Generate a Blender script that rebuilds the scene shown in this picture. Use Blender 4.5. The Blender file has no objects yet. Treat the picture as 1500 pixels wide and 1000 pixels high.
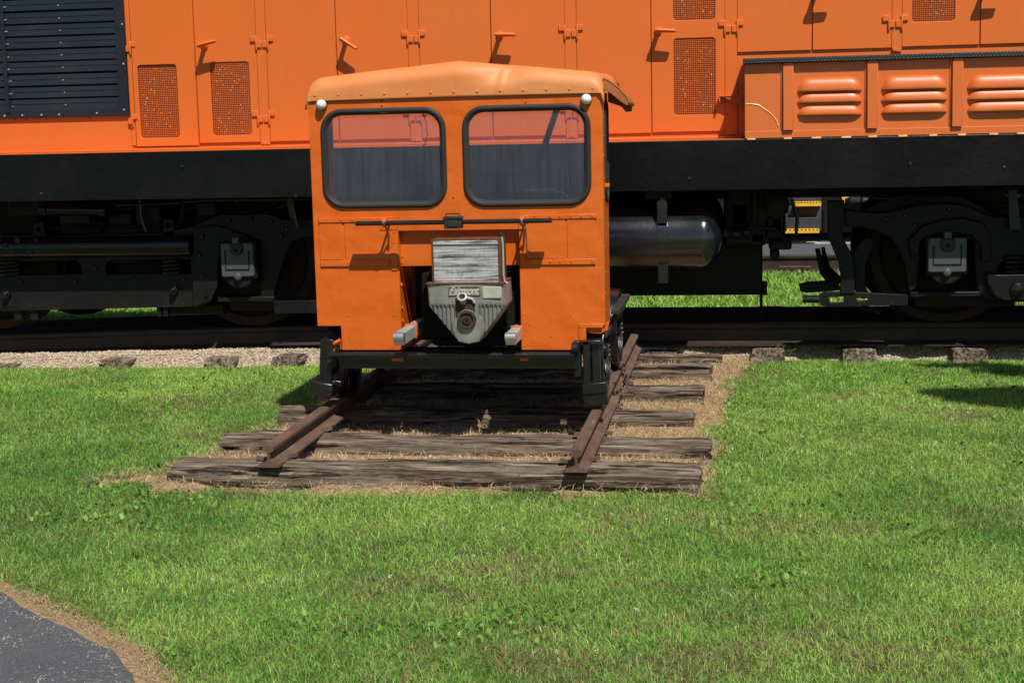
import bpy, bmesh, math, random
import numpy as np
from mathutils import Vector, Matrix, Euler

random.seed(7)
rng = np.random.default_rng(11)
scene = bpy.context.scene
col = scene.collection
rad = math.radians

# ------------------------------------------------------------------ camera
CAM_H = 1.71
FPX = 2240.0                                   # focal length in units of a 1500 px wide picture
_dY = np.array([340.0, -330.0, FPX])           # where the direction of the short track vanishes
_n = np.cross(_dY, np.array([1.0, -0.0233, 0.0])); _n /= np.linalg.norm(_n)
if _n[1] > 0: _n = -_n
_Y = _dY / np.linalg.norm(_dY); _X = np.cross(_Y, _n)
RW = np.stack([_X, _Y, _n])                    # world axes seen from the camera (x right, y down, z forward)
CAM = np.array([0.0, 0.0, CAM_H])
cam_data = bpy.data.cameras.new('camera')
cam_data.sensor_width = 36.0
cam_data.lens = 36.0 * FPX / 1500.0
cam_data.clip_start = 0.05
cam_data.clip_end = 2000.0
cam = bpy.data.objects.new('camera', cam_data); col.objects.link(cam)
m = np.eye(4); m[:3, 0] = RW[:, 0]; m[:3, 1] = -RW[:, 1]; m[:3, 2] = -RW[:, 2]; m[:3, 3] = CAM
cam.matrix_world = Matrix(m.tolist())
scene.camera = cam


def at(px, py, X=None, Y=None, Z=None):
    """where the sight line through a point of the photograph meets a plane of the place"""
    r = RW @ np.array([px - 750.0, py - 500.0, FPX])
    if Y is not None: t = Y / r[1]
    elif Z is not None: t = (Z - CAM_H) / r[2]
    else: t = X / r[0]
    return CAM + t * r


# ------------------------------------------------------------------ light
SUN_EL, SUN_A = rad(53.5), rad(27.5)
SUN = Vector((math.cos(SUN_EL) * math.sin(SUN_A), -math.cos(SUN_EL) * math.cos(SUN_A), math.sin(SUN_EL)))
world = bpy.data.worlds.new('World'); scene.world = world
world.use_nodes = True
wn = world.node_tree; wn.nodes.clear()
sky = wn.nodes.new('ShaderNodeTexSky'); sky.sky_type = 'NISHITA'; sky.sun_disc = False
sky.sun_elevation = SUN_EL; sky.sun_rotation = math.atan2(SUN.x, SUN.y)
sky.air_density = 1.0; sky.dust_density = 0.6; sky.ozone_density = 1.5
bg = wn.nodes.new('ShaderNodeBackground'); bg.inputs['Strength'].default_value = 0.055
wo = wn.nodes.new('ShaderNodeOutputWorld')
wn.links.new(sky.outputs[0], bg.inputs[0]); wn.links.new(bg.outputs[0], wo.inputs[0])
sd = bpy.data.lights.new('sun', 'SUN'); sd.energy = 4.0; sd.angle = rad(0.53); sd.color = (1.0, 0.955, 0.88)
sun = bpy.data.objects.new('sun', sd); col.objects.link(sun)
sun.rotation_euler = SUN.to_track_quat('Z', 'Y').to_euler()
scene.view_settings.view_transform = 'Standard'
scene.view_settings.look = 'None'
scene.view_settings.exposure = 0.36
scene.view_settings.gamma = 1.0
scene.view_settings.use_curve_mapping = False
scene.render.engine = 'CYCLES'
scene.cycles.max_bounces = 8
scene.cycles.transparent_max_bounces = 12

# ------------------------------------------------------------------ noise for shapes and scatter
_tab = rng.random((256, 256))


def vnoise(x, y, s=0):
    x = np.asarray(x, float) + s * 37.3; y = np.asarray(y, float) + s * 91.7
    xi = np.floor(x).astype(int); yi = np.floor(y).astype(int)
    fx = x - xi; fy = y - yi
    fx = fx * fx * (3 - 2 * fx); fy = fy * fy * (3 - 2 * fy)
    a = _tab[xi & 255, yi & 255]; b = _tab[(xi + 1) & 255, yi & 255]
    c = _tab[xi & 255, (yi + 1) & 255]; d = _tab[(xi + 1) & 255, (yi + 1) & 255]
    return (a * (1 - fx) + b * fx) * (1 - fy) + (c * (1 - fx) + d * fx) * fy


def fnoise(x, y, s=0, o=3):
    r = 0; w = 0.5; k = 1.0
    for i in range(o):
        r = r + w * vnoise(np.asarray(x) * k, np.asarray(y) * k, s + i * 5); k *= 2.1; w *= 0.5
    return r / (1 - 0.5 ** o)


# ------------------------------------------------------------------ materials
class NT:
    def __init__(s, name):
        s.m = bpy.data.materials.new(name); s.m.use_nodes = True
        s.t = s.m.node_tree; s.t.nodes.clear()
        s.out = s.t.nodes.new('ShaderNodeOutputMaterial')

    def n(s, typ, **kw):
        nd = s.t.nodes.new(typ)
        for k, v in kw.items():
            if k in nd.inputs.keys() if isinstance(k, str) else False:
                s.set(nd.inputs[k], v)
            else:
                setattr(nd, k, v)
        return nd

    def set(s, sock, v):
        if isinstance(v, bpy.types.NodeSocket): s.t.links.new(v, sock)
        else: sock.default_value = v

    def pos(s):
        return s.t.nodes.new('ShaderNodeNewGeometry').outputs['Position']

    def mapping(s, vec, scale=(1, 1, 1), rot=(0, 0, 0)):
        mp = s.t.nodes.new('ShaderNodeMapping')
        s.t.links.new(vec, mp.inputs['Vector']); mp.inputs['Scale'].default_value = scale; mp.inputs['Rotation'].default_value = rot
        return mp.outputs[0]

    def noise(s, vec, scale, detail=4, rough=0.55, dist=0.0):
        nd = s.t.nodes.new('ShaderNodeTexNoise')
        s.t.links.new(vec, nd.inputs['Vector'])
        nd.inputs['Scale'].default_value = scale; nd.inputs['Detail'].default_value = detail
        nd.inputs['Roughness'].default_value = rough; nd.inputs['Distortion'].default_value = dist
        return nd.outputs['Fac']

    def ramp(s, fac, stops):
        nd = s.t.nodes.new('ShaderNodeValToRGB'); s.t.links.new(fac, nd.inputs[0])
        e = nd.color_ramp.elements
        while len(e) < len(stops): e.new(0.5)
        for q, (p, c) in zip(e, stops):
            q.position = p; q.color = (c, c, c, 1) if not isinstance(c, (tuple, list)) else (*c, 1)
        return nd.outputs[0]

    def mix(s, fac, a, b, blend='MIX'):
        nd = s.t.nodes.new('ShaderNodeMix'); nd.data_type = 'RGBA'; nd.blend_type = blend
        for i, v in ((0, fac), (6, a), (7, b)):
            if isinstance(v, tuple): v = (*v, 1)
            s.set(nd.inputs[i], v)
        return nd.outputs[2]

    def math(s, op, a, b=0.5):
        nd = s.t.nodes.new('ShaderNodeMath'); nd.operation = op; s.set(nd.inputs[0], a); s.set(nd.inputs[1], b)
        return nd.outputs[0]

    def bump(s, h, strength=0.3, dist=0.01, normal=None):
        nd = s.t.nodes.new('ShaderNodeBump'); s.t.links.new(h, nd.inputs['Height'])
        nd.inputs['Strength'].default_value = strength; nd.inputs['Distance'].default_value = dist
        if normal is not None: s.t.links.new(normal, nd.inputs['Normal'])
        return nd.outputs[0]

    def bsdf(s, base, rough=0.5, metal=0.0, spec=0.5, normal=None, coat=0.0):
        nd = s.t.nodes.new('ShaderNodeBsdfPrincipled')
        s.set(nd.inputs['Base Color'], (*base, 1) if isinstance(base, tuple) else base)
        s.set(nd.inputs['Roughness'], rough); s.set(nd.inputs['Metallic'], metal)
        s.set(nd.inputs['Specular IOR Level'], spec)
        if coat: nd.inputs['Coat Weight'].default_value = coat; nd.inputs['Coat Roughness'].default_value = 0.15
        if normal is not None: s.t.links.new(normal, nd.inputs['Normal'])
        return nd.outputs[0]

    def done(s, sh):
        s.t.links.new(sh, s.out.inputs[0]); return s.m


def paint(name, c, fade, rough=0.42, dents=0.25, dist=0.012, spec=0.4, grime=0.25, dscale=5.0, dirt=(0.16, 0.07, 0.03), micro=0.12):
    t = NT(name); p = t.pos()
    big = t.noise(p, 1.1, 4, 0.6)
    c1 = t.mix(t.ramp(big, [(0.3, 0.0), (0.75, 1.0)]), c, fade)
    st = t.noise(t.mapping(p, (9, 9, 0.9)), 2.2, 5, 0.65)                # rain runs
    c2 = t.mix(t.math('MULTIPLY', t.ramp(st, [(0.55, 0.0), (0.85, 1.0)]), grime), c1, dirt)
    sp = t.noise(p, 95, 3, 0.7)
    c3 = t.mix(t.math('MULTIPLY', t.ramp(sp, [(0.66, 0.0), (0.74, 1.0)]), grime * 0.9), c2, dirt)
    h = t.noise(p, dscale, 2, 0.4)
    nb = t.bump(h, dents, dist)
    nb = t.bump(t.noise(p, 160, 2, 0.5), micro, 0.002, nb)
    rg = t.ramp(big, [(0.2, rough - 0.06), (0.8, rough + 0.12)])
    return t.done(t.bsdf(c3, rg, 0, spec, nb))


def black(name, c=(0.010, 0.010, 0.012), rough=0.4, spec=0.3, wr=0.3, scale=16.0, rustamt=0.0, dust=0.12, speck=0.25):
    t = NT(name); p = t.pos()
    a = t.noise(p, 2.0, 5, 0.65)
    c1 = t.mix(t.math('MULTIPLY', t.ramp(a, [(0.45, 0.0), (0.8, 1.0)]), dust), c, (0.10, 0.085, 0.065))
    if rustamt:
        r = t.noise(p, 7.0, 5, 0.7)
        c1 = t.mix(t.math('MULTIPLY', t.ramp(r, [(0.5, 0.0), (0.72, 1.0)]), rustamt), c1, (0.07, 0.028, 0.013))
    v = t.noise(p, 55, 2, 0.5)
    c1 = t.mix(t.math('MULTIPLY', t.ramp(v, [(0.70, 0.0), (0.76, 1.0)]), speck), c1, (0.2, 0.19, 0.18))
    nb = t.bump(t.noise(p, scale, 4, 0.6, 0.6), wr, 0.006)
    return t.done(t.bsdf(c1, t.ramp(a, [(0.2, rough - 0.08), (0.8, rough + 0.15)]), 0, spec, nb))


M = {}
M['hood'] = paint('hood_orange_paint', (0.66, 0.132, 0.014), (0.62, 0.138, 0.020), rough=0.5, dents=0.10, dist=0.02, dscale=2.2, grime=0.10)
M['car'] = paint('car_orange_paint', (0.62, 0.110, 0.007), (0.60, 0.130, 0.014), rough=0.38, dents=0.6, dist=0.02, dscale=7.0, grime=0.3)
M['boxpaint'] = paint('glossy_orange_paint', (0.65, 0.132, 0.016), (0.62, 0.150, 0.028), rough=0.40, dents=0.16, dist=0.012, dscale=5.0, spec=0.7, grime=0.08, micro=0.05)
M['carin'] = paint('faded_red_primer', (0.30, 0.05, 0.025), (0.24, 0.05, 0.03), rough=0.6)
M['roof'] = paint('roof_orange_paint', (0.66, 0.19, 0.040), (0.62, 0.26, 0.085), rough=0.50, dents=0.12, dist=0.02, dscale=4.0, spec=0.5, grime=0.2)
M['rustflap'] = paint('rusting_orange_paint', (0.50, 0.13, 0.03), (0.22, 0.09, 0.04), rough=0.65, grime=0.8, dirt=(0.10, 0.06, 0.03))
M['meshback'] = paint('filter_behind_screen', (0.22, 0.055, 0.025), (0.30, 0.10, 0.07), rough=0.8, spec=0.15, grime=0.6)
M['sill'] = black('black_sill_paint', (0.0035, 0.0035, 0.0045), rough=0.30, spec=0.26, wr=0.9, scale=8, dust=0.05, speck=0.03)
M['louvre'] = black('black_shutter_paint', (0.011, 0.015, 0.022), rough=0.40, spec=0.4, wr=0.1, dust=0.07)
M['gear'] = black('black_running_gear', (0.0085, 0.0085, 0.009), rough=0.42, spec=0.22, wr=0.45, scale=22, rustamt=0.15, dust=0.06)
M['geargloss'] = black('black_tank_paint', (0.006, 0.006, 0.007), rough=0.2, spec=0.5, wr=0.12, scale=40, dust=0.03)
M['wheel'] = black('rusty_wheel', (0.026, 0.016, 0.011), rough=0.65, spec=0.15, wr=0.2, rustamt=0.6, dust=0.12)
M['tankpaint'] = black('black_reservoir_paint', (0.008, 0.009, 0.011), rough=0.16, spec=1.0, wr=0.15, scale=45, dust=0.03, speck=0.3)
M['bumper'] = black('black_bumper_paint', (0.007, 0.007, 0.008), rough=0.22, spec=0.65, wr=0.25, scale=60, dust=0.05)
M['journal'] = black('grey_black_lid_paint', (0.070, 0.076, 0.084), rough=0.28, spec=0.5, wr=0.2, scale=50, dust=0.06)
M['rubber'] = black('weathered_rubber', (0.022, 0.022, 0.022), rough=0.6, spec=0.35, wr=0.2, scale=80, dust=0.25)
M['dark'] = black('shade_and_fittings_black', (0.008, 0.007, 0.006), rough=0.8, spec=0.1, dust=0.1)  # shade of the engine bay put into the colour; also serves dark fittings
M['deckblack'] = black('checker_plate', (0.02, 0.02, 0.022), rough=0.35, spec=0.6, wr=0.5, scale=70, dust=0.15)


def mk_rust():
    t = NT('rusty_rail_steel'); p = t.pos()
    a = t.noise(p, 5, 6, 0.7); b = t.noise(t.mapping(p, (14, 1.2, 14)), 3, 5, 0.65)
    c = t.ramp(a, [(0.25, (0.070, 0.040, 0.030)), (0.5, (0.125, 0.076, 0.056)), (0.75, (0.19, 0.120, 0.085))])
    c = t.mix(t.ramp(b, [(0.58, 0.0), (0.75, 0.8)]), c, (0.30, 0.20, 0.10))
    nb = t.bump(t.noise(p, 70, 5, 0.7), 0.4, 0.003)
    return t.done(t.bsdf(c, 0.75, 0, 0.25, nb))


def mk_darkrail():
    t = NT('dark_rail_steel'); p = t.pos()
    a = t.noise(p, 6, 6, 0.7)
    c = t.ramp(a, [(0.3, (0.020, 0.015, 0.012)), (0.7, (0.05, 0.032, 0.024))])
    return t.done(t.bsdf(c, 0.6, 0, 0.3, t.bump(t.noise(p, 60, 4, 0.7), 0.3, 0.003)))


def mk_wood(name, ax, tone=1.0):
    """weathered tie timber, grain along axis ax"""
    t = NT(name); p = t.pos()
    sc = [20, 20, 20]; sc[ax] = 1.5
    oi = t.t.nodes.new('ShaderNodeObjectInfo')
    va = t.t.nodes.new('ShaderNodeVectorMath'); va.operation = 'ADD'
    t.t.links.new(p, va.inputs[0]); t.t.links.new(oi.outputs['Random'], va.inputs[1])
    v = va.outputs[0]
    g = t.noise(t.mapping(v, tuple(sc)), 2.2, 7, 0.68, 0.35)
    sc2 = [26, 26, 26]; sc2[ax] = 1.3
    g2 = t.noise(t.mapping(v, tuple(sc2)), 1.4, 5, 0.7, 0.6)
    big = t.noise(v, 3.2, 4, 0.6)
    k = tone
    c = t.ramp(g, [(0.22, (0.020 * k, 0.013 * k, 0.009 * k)), (0.40, (0.090 * k, 0.064 * k, 0.047 * k)), (0.54, (0.200 * k, 0.152 * k, 0.112 * k)), (0.76, (0.42 * k, 0.35 * k, 0.28 * k))])
    c = t.mix(t.ramp(big, [(0.45, 0.0), (0.75, 0.5)]), c, (0.085 * k, 0.060 * k, 0.044 * k))
    crack = t.ramp(g2, [(0.39, 1.0), (0.455, 0.0)])
    c = t.mix(t.math('MULTIPLY', crack, 0.85), c, (0.015, 0.011, 0.008))
    h = t.math('SUBTRACT', g, t.math('MULTIPLY', crack, 1.2))
    nb = t.bump(h, 0.9, 0.012)
    return t.done(t.bsdf(c, 0.9, 0, 0.15, nb))


M['rust'] = mk_rust()
M['drail'] = mk_darkrail()
M['tie'] = mk_wood('weathered_tie_timber', 0, 0.95)
M['tie2'] = mk_wood('grey_tie_end_timber', 1, 1.25)


def mk_alu():
    t = NT('dull_cast_aluminium'); p = t.pos()
    a = t.noise(p, 9, 5, 0.65); b = t.noise(t.mapping(p, (22, 22, 2)), 2, 4, 0.6)
    c = t.ramp(a, [(0.3, (0.19, 0.19, 0.175)), (0.7, (0.33, 0.33, 0.305))])
    c = t.mix(t.ramp(b, [(0.55, 0.0), (0.74, 0.75)]), c, (0.17, 0.105, 0.045))
    return t.done(t.bsdf(c, 0.55, 0.35, 0.4, t.bump(t.noise(p, 120, 3, 0.6), 0.2, 0.002)))


def mk_core():
    t = NT('radiator_core'); p = t.pos()
    a = t.noise(t.mapping(p, (2.2, 2.2, 46)), 1.6, 7, 0.78, 0.5)
    c = t.ramp(a, [(0.33, (0.045, 0.032, 0.027)), (0.41, (0.22, 0.19, 0.175)), (0.48, (0.58, 0.58, 0.58)), (0.66, (0.88, 0.88, 0.90))])
    r = t.noise(p, 12, 4, 0.6)
    c = t.mix(t.ramp(r, [(0.60, 0.0), (0.72, 0.7)]), c, (0.13, 0.05, 0.02))
    return t.done(t.bsdf(c, 0.55, 0.15, 0.5))


def flat(name, c, rough=0.5, metal=0.0, spec=0.5, var=0.25, scale=12):
    t = NT(name); p = t.pos()
    a = t.noise(p, scale, 5, 0.65)
    d = tuple(x * (1 - var) for x in c); l = tuple(min(1, x * (1 + var)) for x in c)
    cc = t.ramp(a, [(0.3, d), (0.7, l)])
    return t.done(t.bsdf(cc, rough, metal, spec, t.bump(t.noise(p, scale * 8, 3, 0.6), 0.15, 0.002)))


M['alu'] = mk_alu(); M['core'] = mk_core()
M['chrome'] = flat('bright_plated_end', (0.55, 0.55, 0.53), 0.3, 0.8, 0.5, 0.15)
M['greybar'] = flat('grey_painted_bar', (0.36, 0.36, 0.33), 0.5, 0.1, 0.4, 0.2)
M['rustplain'] = flat('flat_rust', (0.115, 0.048, 0.022), 0.85, 0, 0.15, 0.4, 30)
M['hubrust'] = flat('dark_rusty_hub', (0.055, 0.035, 0.025), 0.7, 0.2, 0.3, 0.4, 30)
M['palm'] = flat('pale_nameplate', (0.42, 0.41, 0.34), 0.6, 0.1, 0.4, 0.15)
M['white'] = flat('white_lamp_glass', (0.80, 0.79, 0.75), 0.25, 0, 0.5, 0.06)
M['deckwood'] = flat('dark_deck_board', (0.035, 0.032, 0.030), 0.75, 0, 0.2, 0.4, 20)
M['yellow'] = flat('safety_yellow_paint', (0.78, 0.42, 0.02), 0.5, 0, 0.4, 0.12)
M['brownbox'] = flat('brown_grey_casing', (0.085, 0.058, 0.045), 0.6, 0, 0.3, 0.3, 5)
M['bggrey'] = flat('grey_side_plate', (0.030, 0.036, 0.045), 0.5, 0, 0.4, 0.2, 5)
M['weld'] = flat('fresh_orange_weld_bead', (0.85, 0.42, 0.20), 0.35, 0, 0.5, 0.2, 60)
M['wire'] = flat('thin_wire', (0.20, 0.16, 0.13), 0.6)
M['stone'] = None


def mk_glass():
    t = NT('dusty_windshield'); p = t.pos()
    st = t.noise(t.mapping(p, (42, 1, 1.1)), 1.5, 5, 0.7)
    cl = t.noise(p, 5, 4, 0.6)
    f = t.math('ADD', t.math('MULTIPLY', t.ramp(st, [(0.36, 0.0), (0.74, 1.0)]), 0.042), t.math('MULTIPLY', cl, 0.055))
    f = t.math('ADD', f, 0.024)
    tr = t.n('ShaderNodeBsdfTransparent'); tr.inputs[0].default_value = (0.83, 0.83, 0.88, 1)
    df = t.n('ShaderNodeBsdfDiffuse'); df.inputs[0].default_value = (0.46, 0.52, 0.70, 1)
    gl = t.n('ShaderNodeBsdfGlossy'); gl.inputs['Roughness'].default_value = 0.03
    m1 = t.n('ShaderNodeMixShader'); t.set(m1.inputs[0], f); t.t.links.new(tr.outputs[0], m1.inputs[1]); t.t.links.new(df.outputs[0], m1.inputs[2])
    fr = t.n('ShaderNodeFresnel'); fr.inputs[0].default_value = 1.5
    m2 = t.n('ShaderNodeMixShader'); t.set(m2.inputs[0], t.math('MULTIPLY', fr.outputs[0], 0.8)); t.t.links.new(m1.outputs[0], m2.inputs[1]); t.t.links.new(gl.outputs[0], m2.inputs[2])
    return t.done(m2.outputs[0])


M['glass'] = mk_glass()


def mk_attr(name, rough=0.6, transl=0.3, spec=0.25):
    t = NT(name)
    a = t.n('ShaderNodeAttribute'); a.attribute_name = 'Col'
    b = t.bsdf(a.outputs['Color'], rough, 0, spec)
    if not transl: return t.done(b)
    tl = t.n('ShaderNodeBsdfTranslucent'); t.t.links.new(a.outputs['Color'], tl.inputs[0])
    mx = t.n('ShaderNodeMixShader'); mx.inputs[0].default_value = transl
    t.t.links.new(b, mx.inputs[1]); t.t.links.new(tl.outputs[0], mx.inputs[2])
    return t.done(mx.outputs[0])


M['blade'] = mk_attr('grass_blade', 0.45, 0.38, 0.35)
M['straw'] = mk_attr('dead_grass_blade', 0.7, 0.2, 0.2)
M['stones'] = mk_attr('gravel_stone', 0.9, 0, 0.2)


def mk_ground():
    t = NT('lawn_soil'); p = t.pos()
    a = t.noise(p, 1.2, 5, 0.6); b = t.noise(p, 45, 4, 0.7)
    c = t.ramp(a, [(0.3, (0.060, 0.105, 0.022)), (0.7, (0.11, 0.155, 0.04))])
    c = t.mix(t.ramp(b, [(0.4, 0.0), (0.75, 0.5)]), c, (0.17, 0.13, 0.07))
    return t.done(t.bsdf(c, 0.95, 0, 0.1, t.bump(b, 0.7, 0.02)))


def mk_gravel(name, lo, hi, sc=60):
    t = NT(name); p = t.pos()
    v = t.n('ShaderNodeTexVoronoi'); t.t.links.new(p, v.inputs['Vector']); v.inputs['Scale'].default_value = sc
    a = t.noise(p, 2.5, 5, 0.65)
    sep = t.n('ShaderNodeSeparateColor'); t.t.links.new(v.outputs['Color'], sep.inputs[0])
    c = t.ramp(sep.outputs[0], [(0.1, lo), (0.9, hi)])
    c = t.mix(t.ramp(a, [(0.35, 0.0), (0.75, 0.6)]), c, tuple(x * 0.75 for x in hi))
    return t.done(t.bsdf(c, 0.95, 0, 0.12, t.bump(v.outputs['Distance'], 0.8, 0.01)))


def mk_asphalt():
    t = NT('grey_asphalt'); p = t.pos()
    a = t.noise(p, 3, 4, 0.6); b = t.noise(p, 130, 3, 0.7)
    c = t.ramp(a, [(0.3, (0.068, 0.072, 0.082)), (0.7, (0.095, 0.098, 0.105))])
    c = t.mix(t.ramp(b, [(0.52, 0.0), (0.70, 0.7)]), c, (0.20, 0.20, 0.20))
    d = t.noise(p, 70, 3, 0.7)
    c = t.mix(t.ramp(d, [(0.34, 0.55), (0.45, 0.0)]), c, (0.040, 0.042, 0.048))
    return t.done(t.bsdf(c, 0.9, 0, 0.2, t.bump(t.math('ADD', b, d), 0.5, 0.004)))


M['ground'] = mk_ground()
M['ballast'] = mk_gravel('tan_gravel', (0.22, 0.16, 0.105), (0.55, 0.45, 0.33), 70)
M['bggravel'] = mk_gravel('pale_gravel', (0.28, 0.25, 0.22), (0.55, 0.50, 0.44), 25)
M['dirt'] = mk_gravel('straw_covered_dirt', (0.20, 0.13, 0.07), (0.46, 0.32, 0.18), 90)
M['asphalt'] = mk_asphalt()
M['leaf'] = mk_attr('tree_leaf', 0.5, 0.35, 0.3)
M['bark'] = flat('grey_brown_bark', (0.11, 0.085, 0.065), 0.9, 0, 0.1, 0.35, 14)

# ------------------------------------------------------------------ building blocks
WM = {}


def link(o, parent=None, mw=None):
    mw = mw or Matrix.Identity(4)
    col.objects.link(o)
    if parent is not None:
        o.parent = parent; o.matrix_parent_inverse = WM[parent.name].inverted()
    o.matrix_basis = mw
    WM[o.name] = mw.copy()
    return o


def tag(o, label=None, cat=None, group=None, kind=None):
    if label: o['label'] = label
    if cat: o['category'] = cat
    if group: o['group'] = group
    if kind: o['kind'] = kind
    return o


def thing(name, loc, label, cat, group=None):
    o = bpy.data.objects.new(name, None); o.empty_display_size = 0.2
    link(o, None, Matrix.Translation(loc))
    return tag(o, label, cat, group)


class B:
    def __init__(s): s.b = bmesh.new()

    def box(s, x0, x1, y0, y1, z0, z1, mat=None):
        vs = [s.b.verts.new(p) for p in ((x0, y0, z0), (x1, y0, z0), (x1, y1, z0), (x0, y1, z0), (x0, y0, z1), (x1, y0, z1), (x1, y1, z1), (x0, y1, z1))]
        if mat is not None:
            for v in vs: v.co = mat @ v.co
        for f in ((0, 3, 2, 1), (4, 5, 6, 7), (0, 1, 5, 4), (1, 2, 6, 5), (2, 3, 7, 6), (3, 0, 4, 7)):
            s.b.faces.new([vs[i] for i in f])
        return s

    def loop_face(s, a, bb):
        n = len(a)
        for i in range(n):
            j = (i + 1) % n
            s.b.faces.new((a[i], a[j], bb[j], bb[i]))

    def tube(s, pts, r, n=10, closed=False, cap=True):
        pts = [Vector(p) for p in pts]; N = len(pts)
        rs = r if isinstance(r, (list, tuple)) else [r] * N
        rings = []
        up = None
        for i, p in enumerate(pts):
            if closed: d = pts[(i + 1) % N] - pts[i - 1]
            else: d = pts[min(i + 1, N - 1)] - pts[max(i - 1, 0)]
            d.normalize()
            if up is None:
                up = Vector((0, 0, 1)) if abs(d.z) < 0.9 else Vector((0, 1, 0))
            a = d.cross(up); a.normalize(); up = a.cross(d)
            rings.append([s.b.verts.new(p + (a * math.cos(2 * math.pi * k / n) + up * math.sin(2 * math.pi * k / n)) * rs[i]) for k in range(n)])
        for i in range(N - (0 if closed else 1)):
            s.loop_face(rings[i], rings[(i + 1) % N])
        if cap and not closed:
            s.b.faces.new(rings[0]); s.b.faces.new(rings[-1][::-1])
        return s

    def lathe(s, prof, c, axis='Y', n=32, cap=True):
        """prof = [(radius, offset along axis)]"""
        c = Vector(c); rings = []
        for r, o in prof:
            ring = []
            for k in range(n):
                t = 2 * math.pi * k / n; u, w = r * math.cos(t), r * math.sin(t)
                v = {'X': (o, u, w), 'Y': (u, o, w), 'Z': (u, w, o)}[axis]
                ring.append(s.b.verts.new(c + Vector(v)))
            rings.append(ring)
        for i in range(len(rings) - 1): s.loop_face(rings[i], rings[i + 1])
        if cap: s.b.faces.new(rings[0][::-1]); s.b.faces.new(rings[-1])
        return s

    def plate(s, outer, holes, y0, y1, sub=None):
        """outline in (x, z) with holes, from y0 (front) to y1 (back)"""
        b2 = bmesh.new(); es = []
        for lp in [outer] + list(holes):
            vs = [b2.verts.new((x, y0, z)) for x, z in lp]
            es += [b2.edges.new((vs[i], vs[(i + 1) % len(vs)])) for i in range(len(vs))]
        bmesh.ops.triangle_fill(b2, use_beauty=True, edges=es)
        bmesh.ops.dissolve_limit(b2, angle_limit=0.01, verts=b2.verts[:], edges=b2.edges[:])
        fs = b2.faces[:]
        ret = bmesh.ops.extrude_face_region(b2, geom=fs)
        for v in [g for g in ret['geom'] if isinstance(g, bmesh.types.BMVert)]: v.co.y = y1
        bmesh.ops.recalc_face_normals(b2, faces=b2.faces[:])
        tmp = bpy.data.meshes.new('tmp'); b2.to_mesh(tmp); b2.free(); s.b.from_mesh(tmp); bpy.data.meshes.remove(tmp)
        return s

    def dome(s, c, r, axis=(0, -1, 0), n=8, h=0.6):
        ax = Vector(axis).normalized(); a = ax.orthogonal().normalized(); d = ax.cross(a); c = Vector(c)
        rings = [[s.b.verts.new(c + (a * math.cos(2 * math.pi * k / n) + d * math.sin(2 * math.pi * k / n)) * r * q + ax * r * e) for k in range(n)] for q, e in ((1, 0), (0.75, h * 0.7))]
        s.loop_face(rings[0], rings[1]); s.b.faces.new(rings[1])
        return s

    def grid(s, P):
        """P[i][j] points"""
        V = [[s.b.verts.new(p) for p in row] for row in P]
        for i in range(len(V) - 1):
            for j in range(len(V[0]) - 1):
                s.b.faces.new((V[i][j], V[i + 1][j], V[i + 1][j + 1], V[i][j + 1]))
        return s

    def mesh(s, name, mat, smooth=True, ang=35):
        bmesh.ops.recalc_face_normals(s.b, faces=s.b.faces[:])
        me = bpy.data.meshes.new(name); s.b.to_mesh(me); s.b.free()
        me.materials.append(mat)
        if smooth:
            for p in me.polygons: p.use_smooth = True
            me.set_sharp_from_angle(angle=rad(ang))
        return me

    def build(s, name, mat, parent=None, bevel=0.0, seg=2, mw=None, kind=None, label=None, smooth=True, ang=35):
        o = bpy.data.objects.new(name, s.mesh(name, mat, smooth, ang))
        link(o, parent, mw)
        if bevel:
            md = o.modifiers.new('b', 'BEVEL'); md.width = bevel; md.segments = seg; md.limit_method = 'ANGLE'; md.angle_limit = rad(40)
        if kind: o['kind'] = kind
        if label: o['label'] = label
        return o


def inst(name, me, parent, mw, bevel=0.0):
    o = bpy.data.objects.new(name, me); link(o, parent, mw)
    if bevel:
        md = o.modifiers.new('b', 'BEVEL'); md.width = bevel; md.segments = 2; md.limit_method = 'ANGLE'; md.angle_limit = rad(40)
    return o


def rrect(x0, x1, z0, z1, r, n=6):
    pts = []
    for cx, cz, a0 in ((x1 - r, z1 - r, 0), (x0 + r, z1 - r, 90), (x0 + r, z0 + r, 180), (x1 - r, z0 + r, 270)):
        for k in range(n + 1):
            t = rad(a0 + 90 * k / n); pts.append((cx + r * math.cos(t), cz + r * math.sin(t)))
    return pts


def rect(x0, x1, z0, z1): return [(x0, z0), (x1, z0), (x1, z1), (x0, z1)]


def T(x, y, z): return Matrix.Translation((x, y, z))


def xz(px, py, Y):
    p = at(px, py, Y=Y); return float(p[0]), float(p[2])


def pxs(pts, Y): return [xz(a, b, Y) for a, b in pts]


def raw_mesh(name, co, tris, colr, mat):
    me = bpy.data.meshes.new(name)
    nv, nt = len(co), len(tris)
    me.vertices.add(nv); me.vertices.foreach_set('co', np.ascontiguousarray(co, np.float32).ravel())
    me.loops.add(nt * 3); me.loops.foreach_set('vertex_index', np.ascontiguousarray(tris, np.int32).ravel())
    me.polygons.add(nt); me.polygons.foreach_set('loop_start', np.arange(0, nt * 3, 3, dtype=np.int32))
    me.update(calc_edges=True)
    if colr is not None:
        at_ = me.attributes.new('Col', 'FLOAT_COLOR', 'POINT')
        at_.data.foreach_set('color', np.ascontiguousarray(colr, np.float32).ravel())
    me.materials.append(mat)
    return me


# the planes of the place
YS, YH, YR, YF = 10.30, 10.62, 11.05, 8.00         # sill front, hood side, near rail of the big track, front of the little car
ZR = 0.24                                          # railhead of the big track
RZ = 0.20                                          # railhead of the short track
SILL0, SILL1 = 1.225, 1.557


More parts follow.
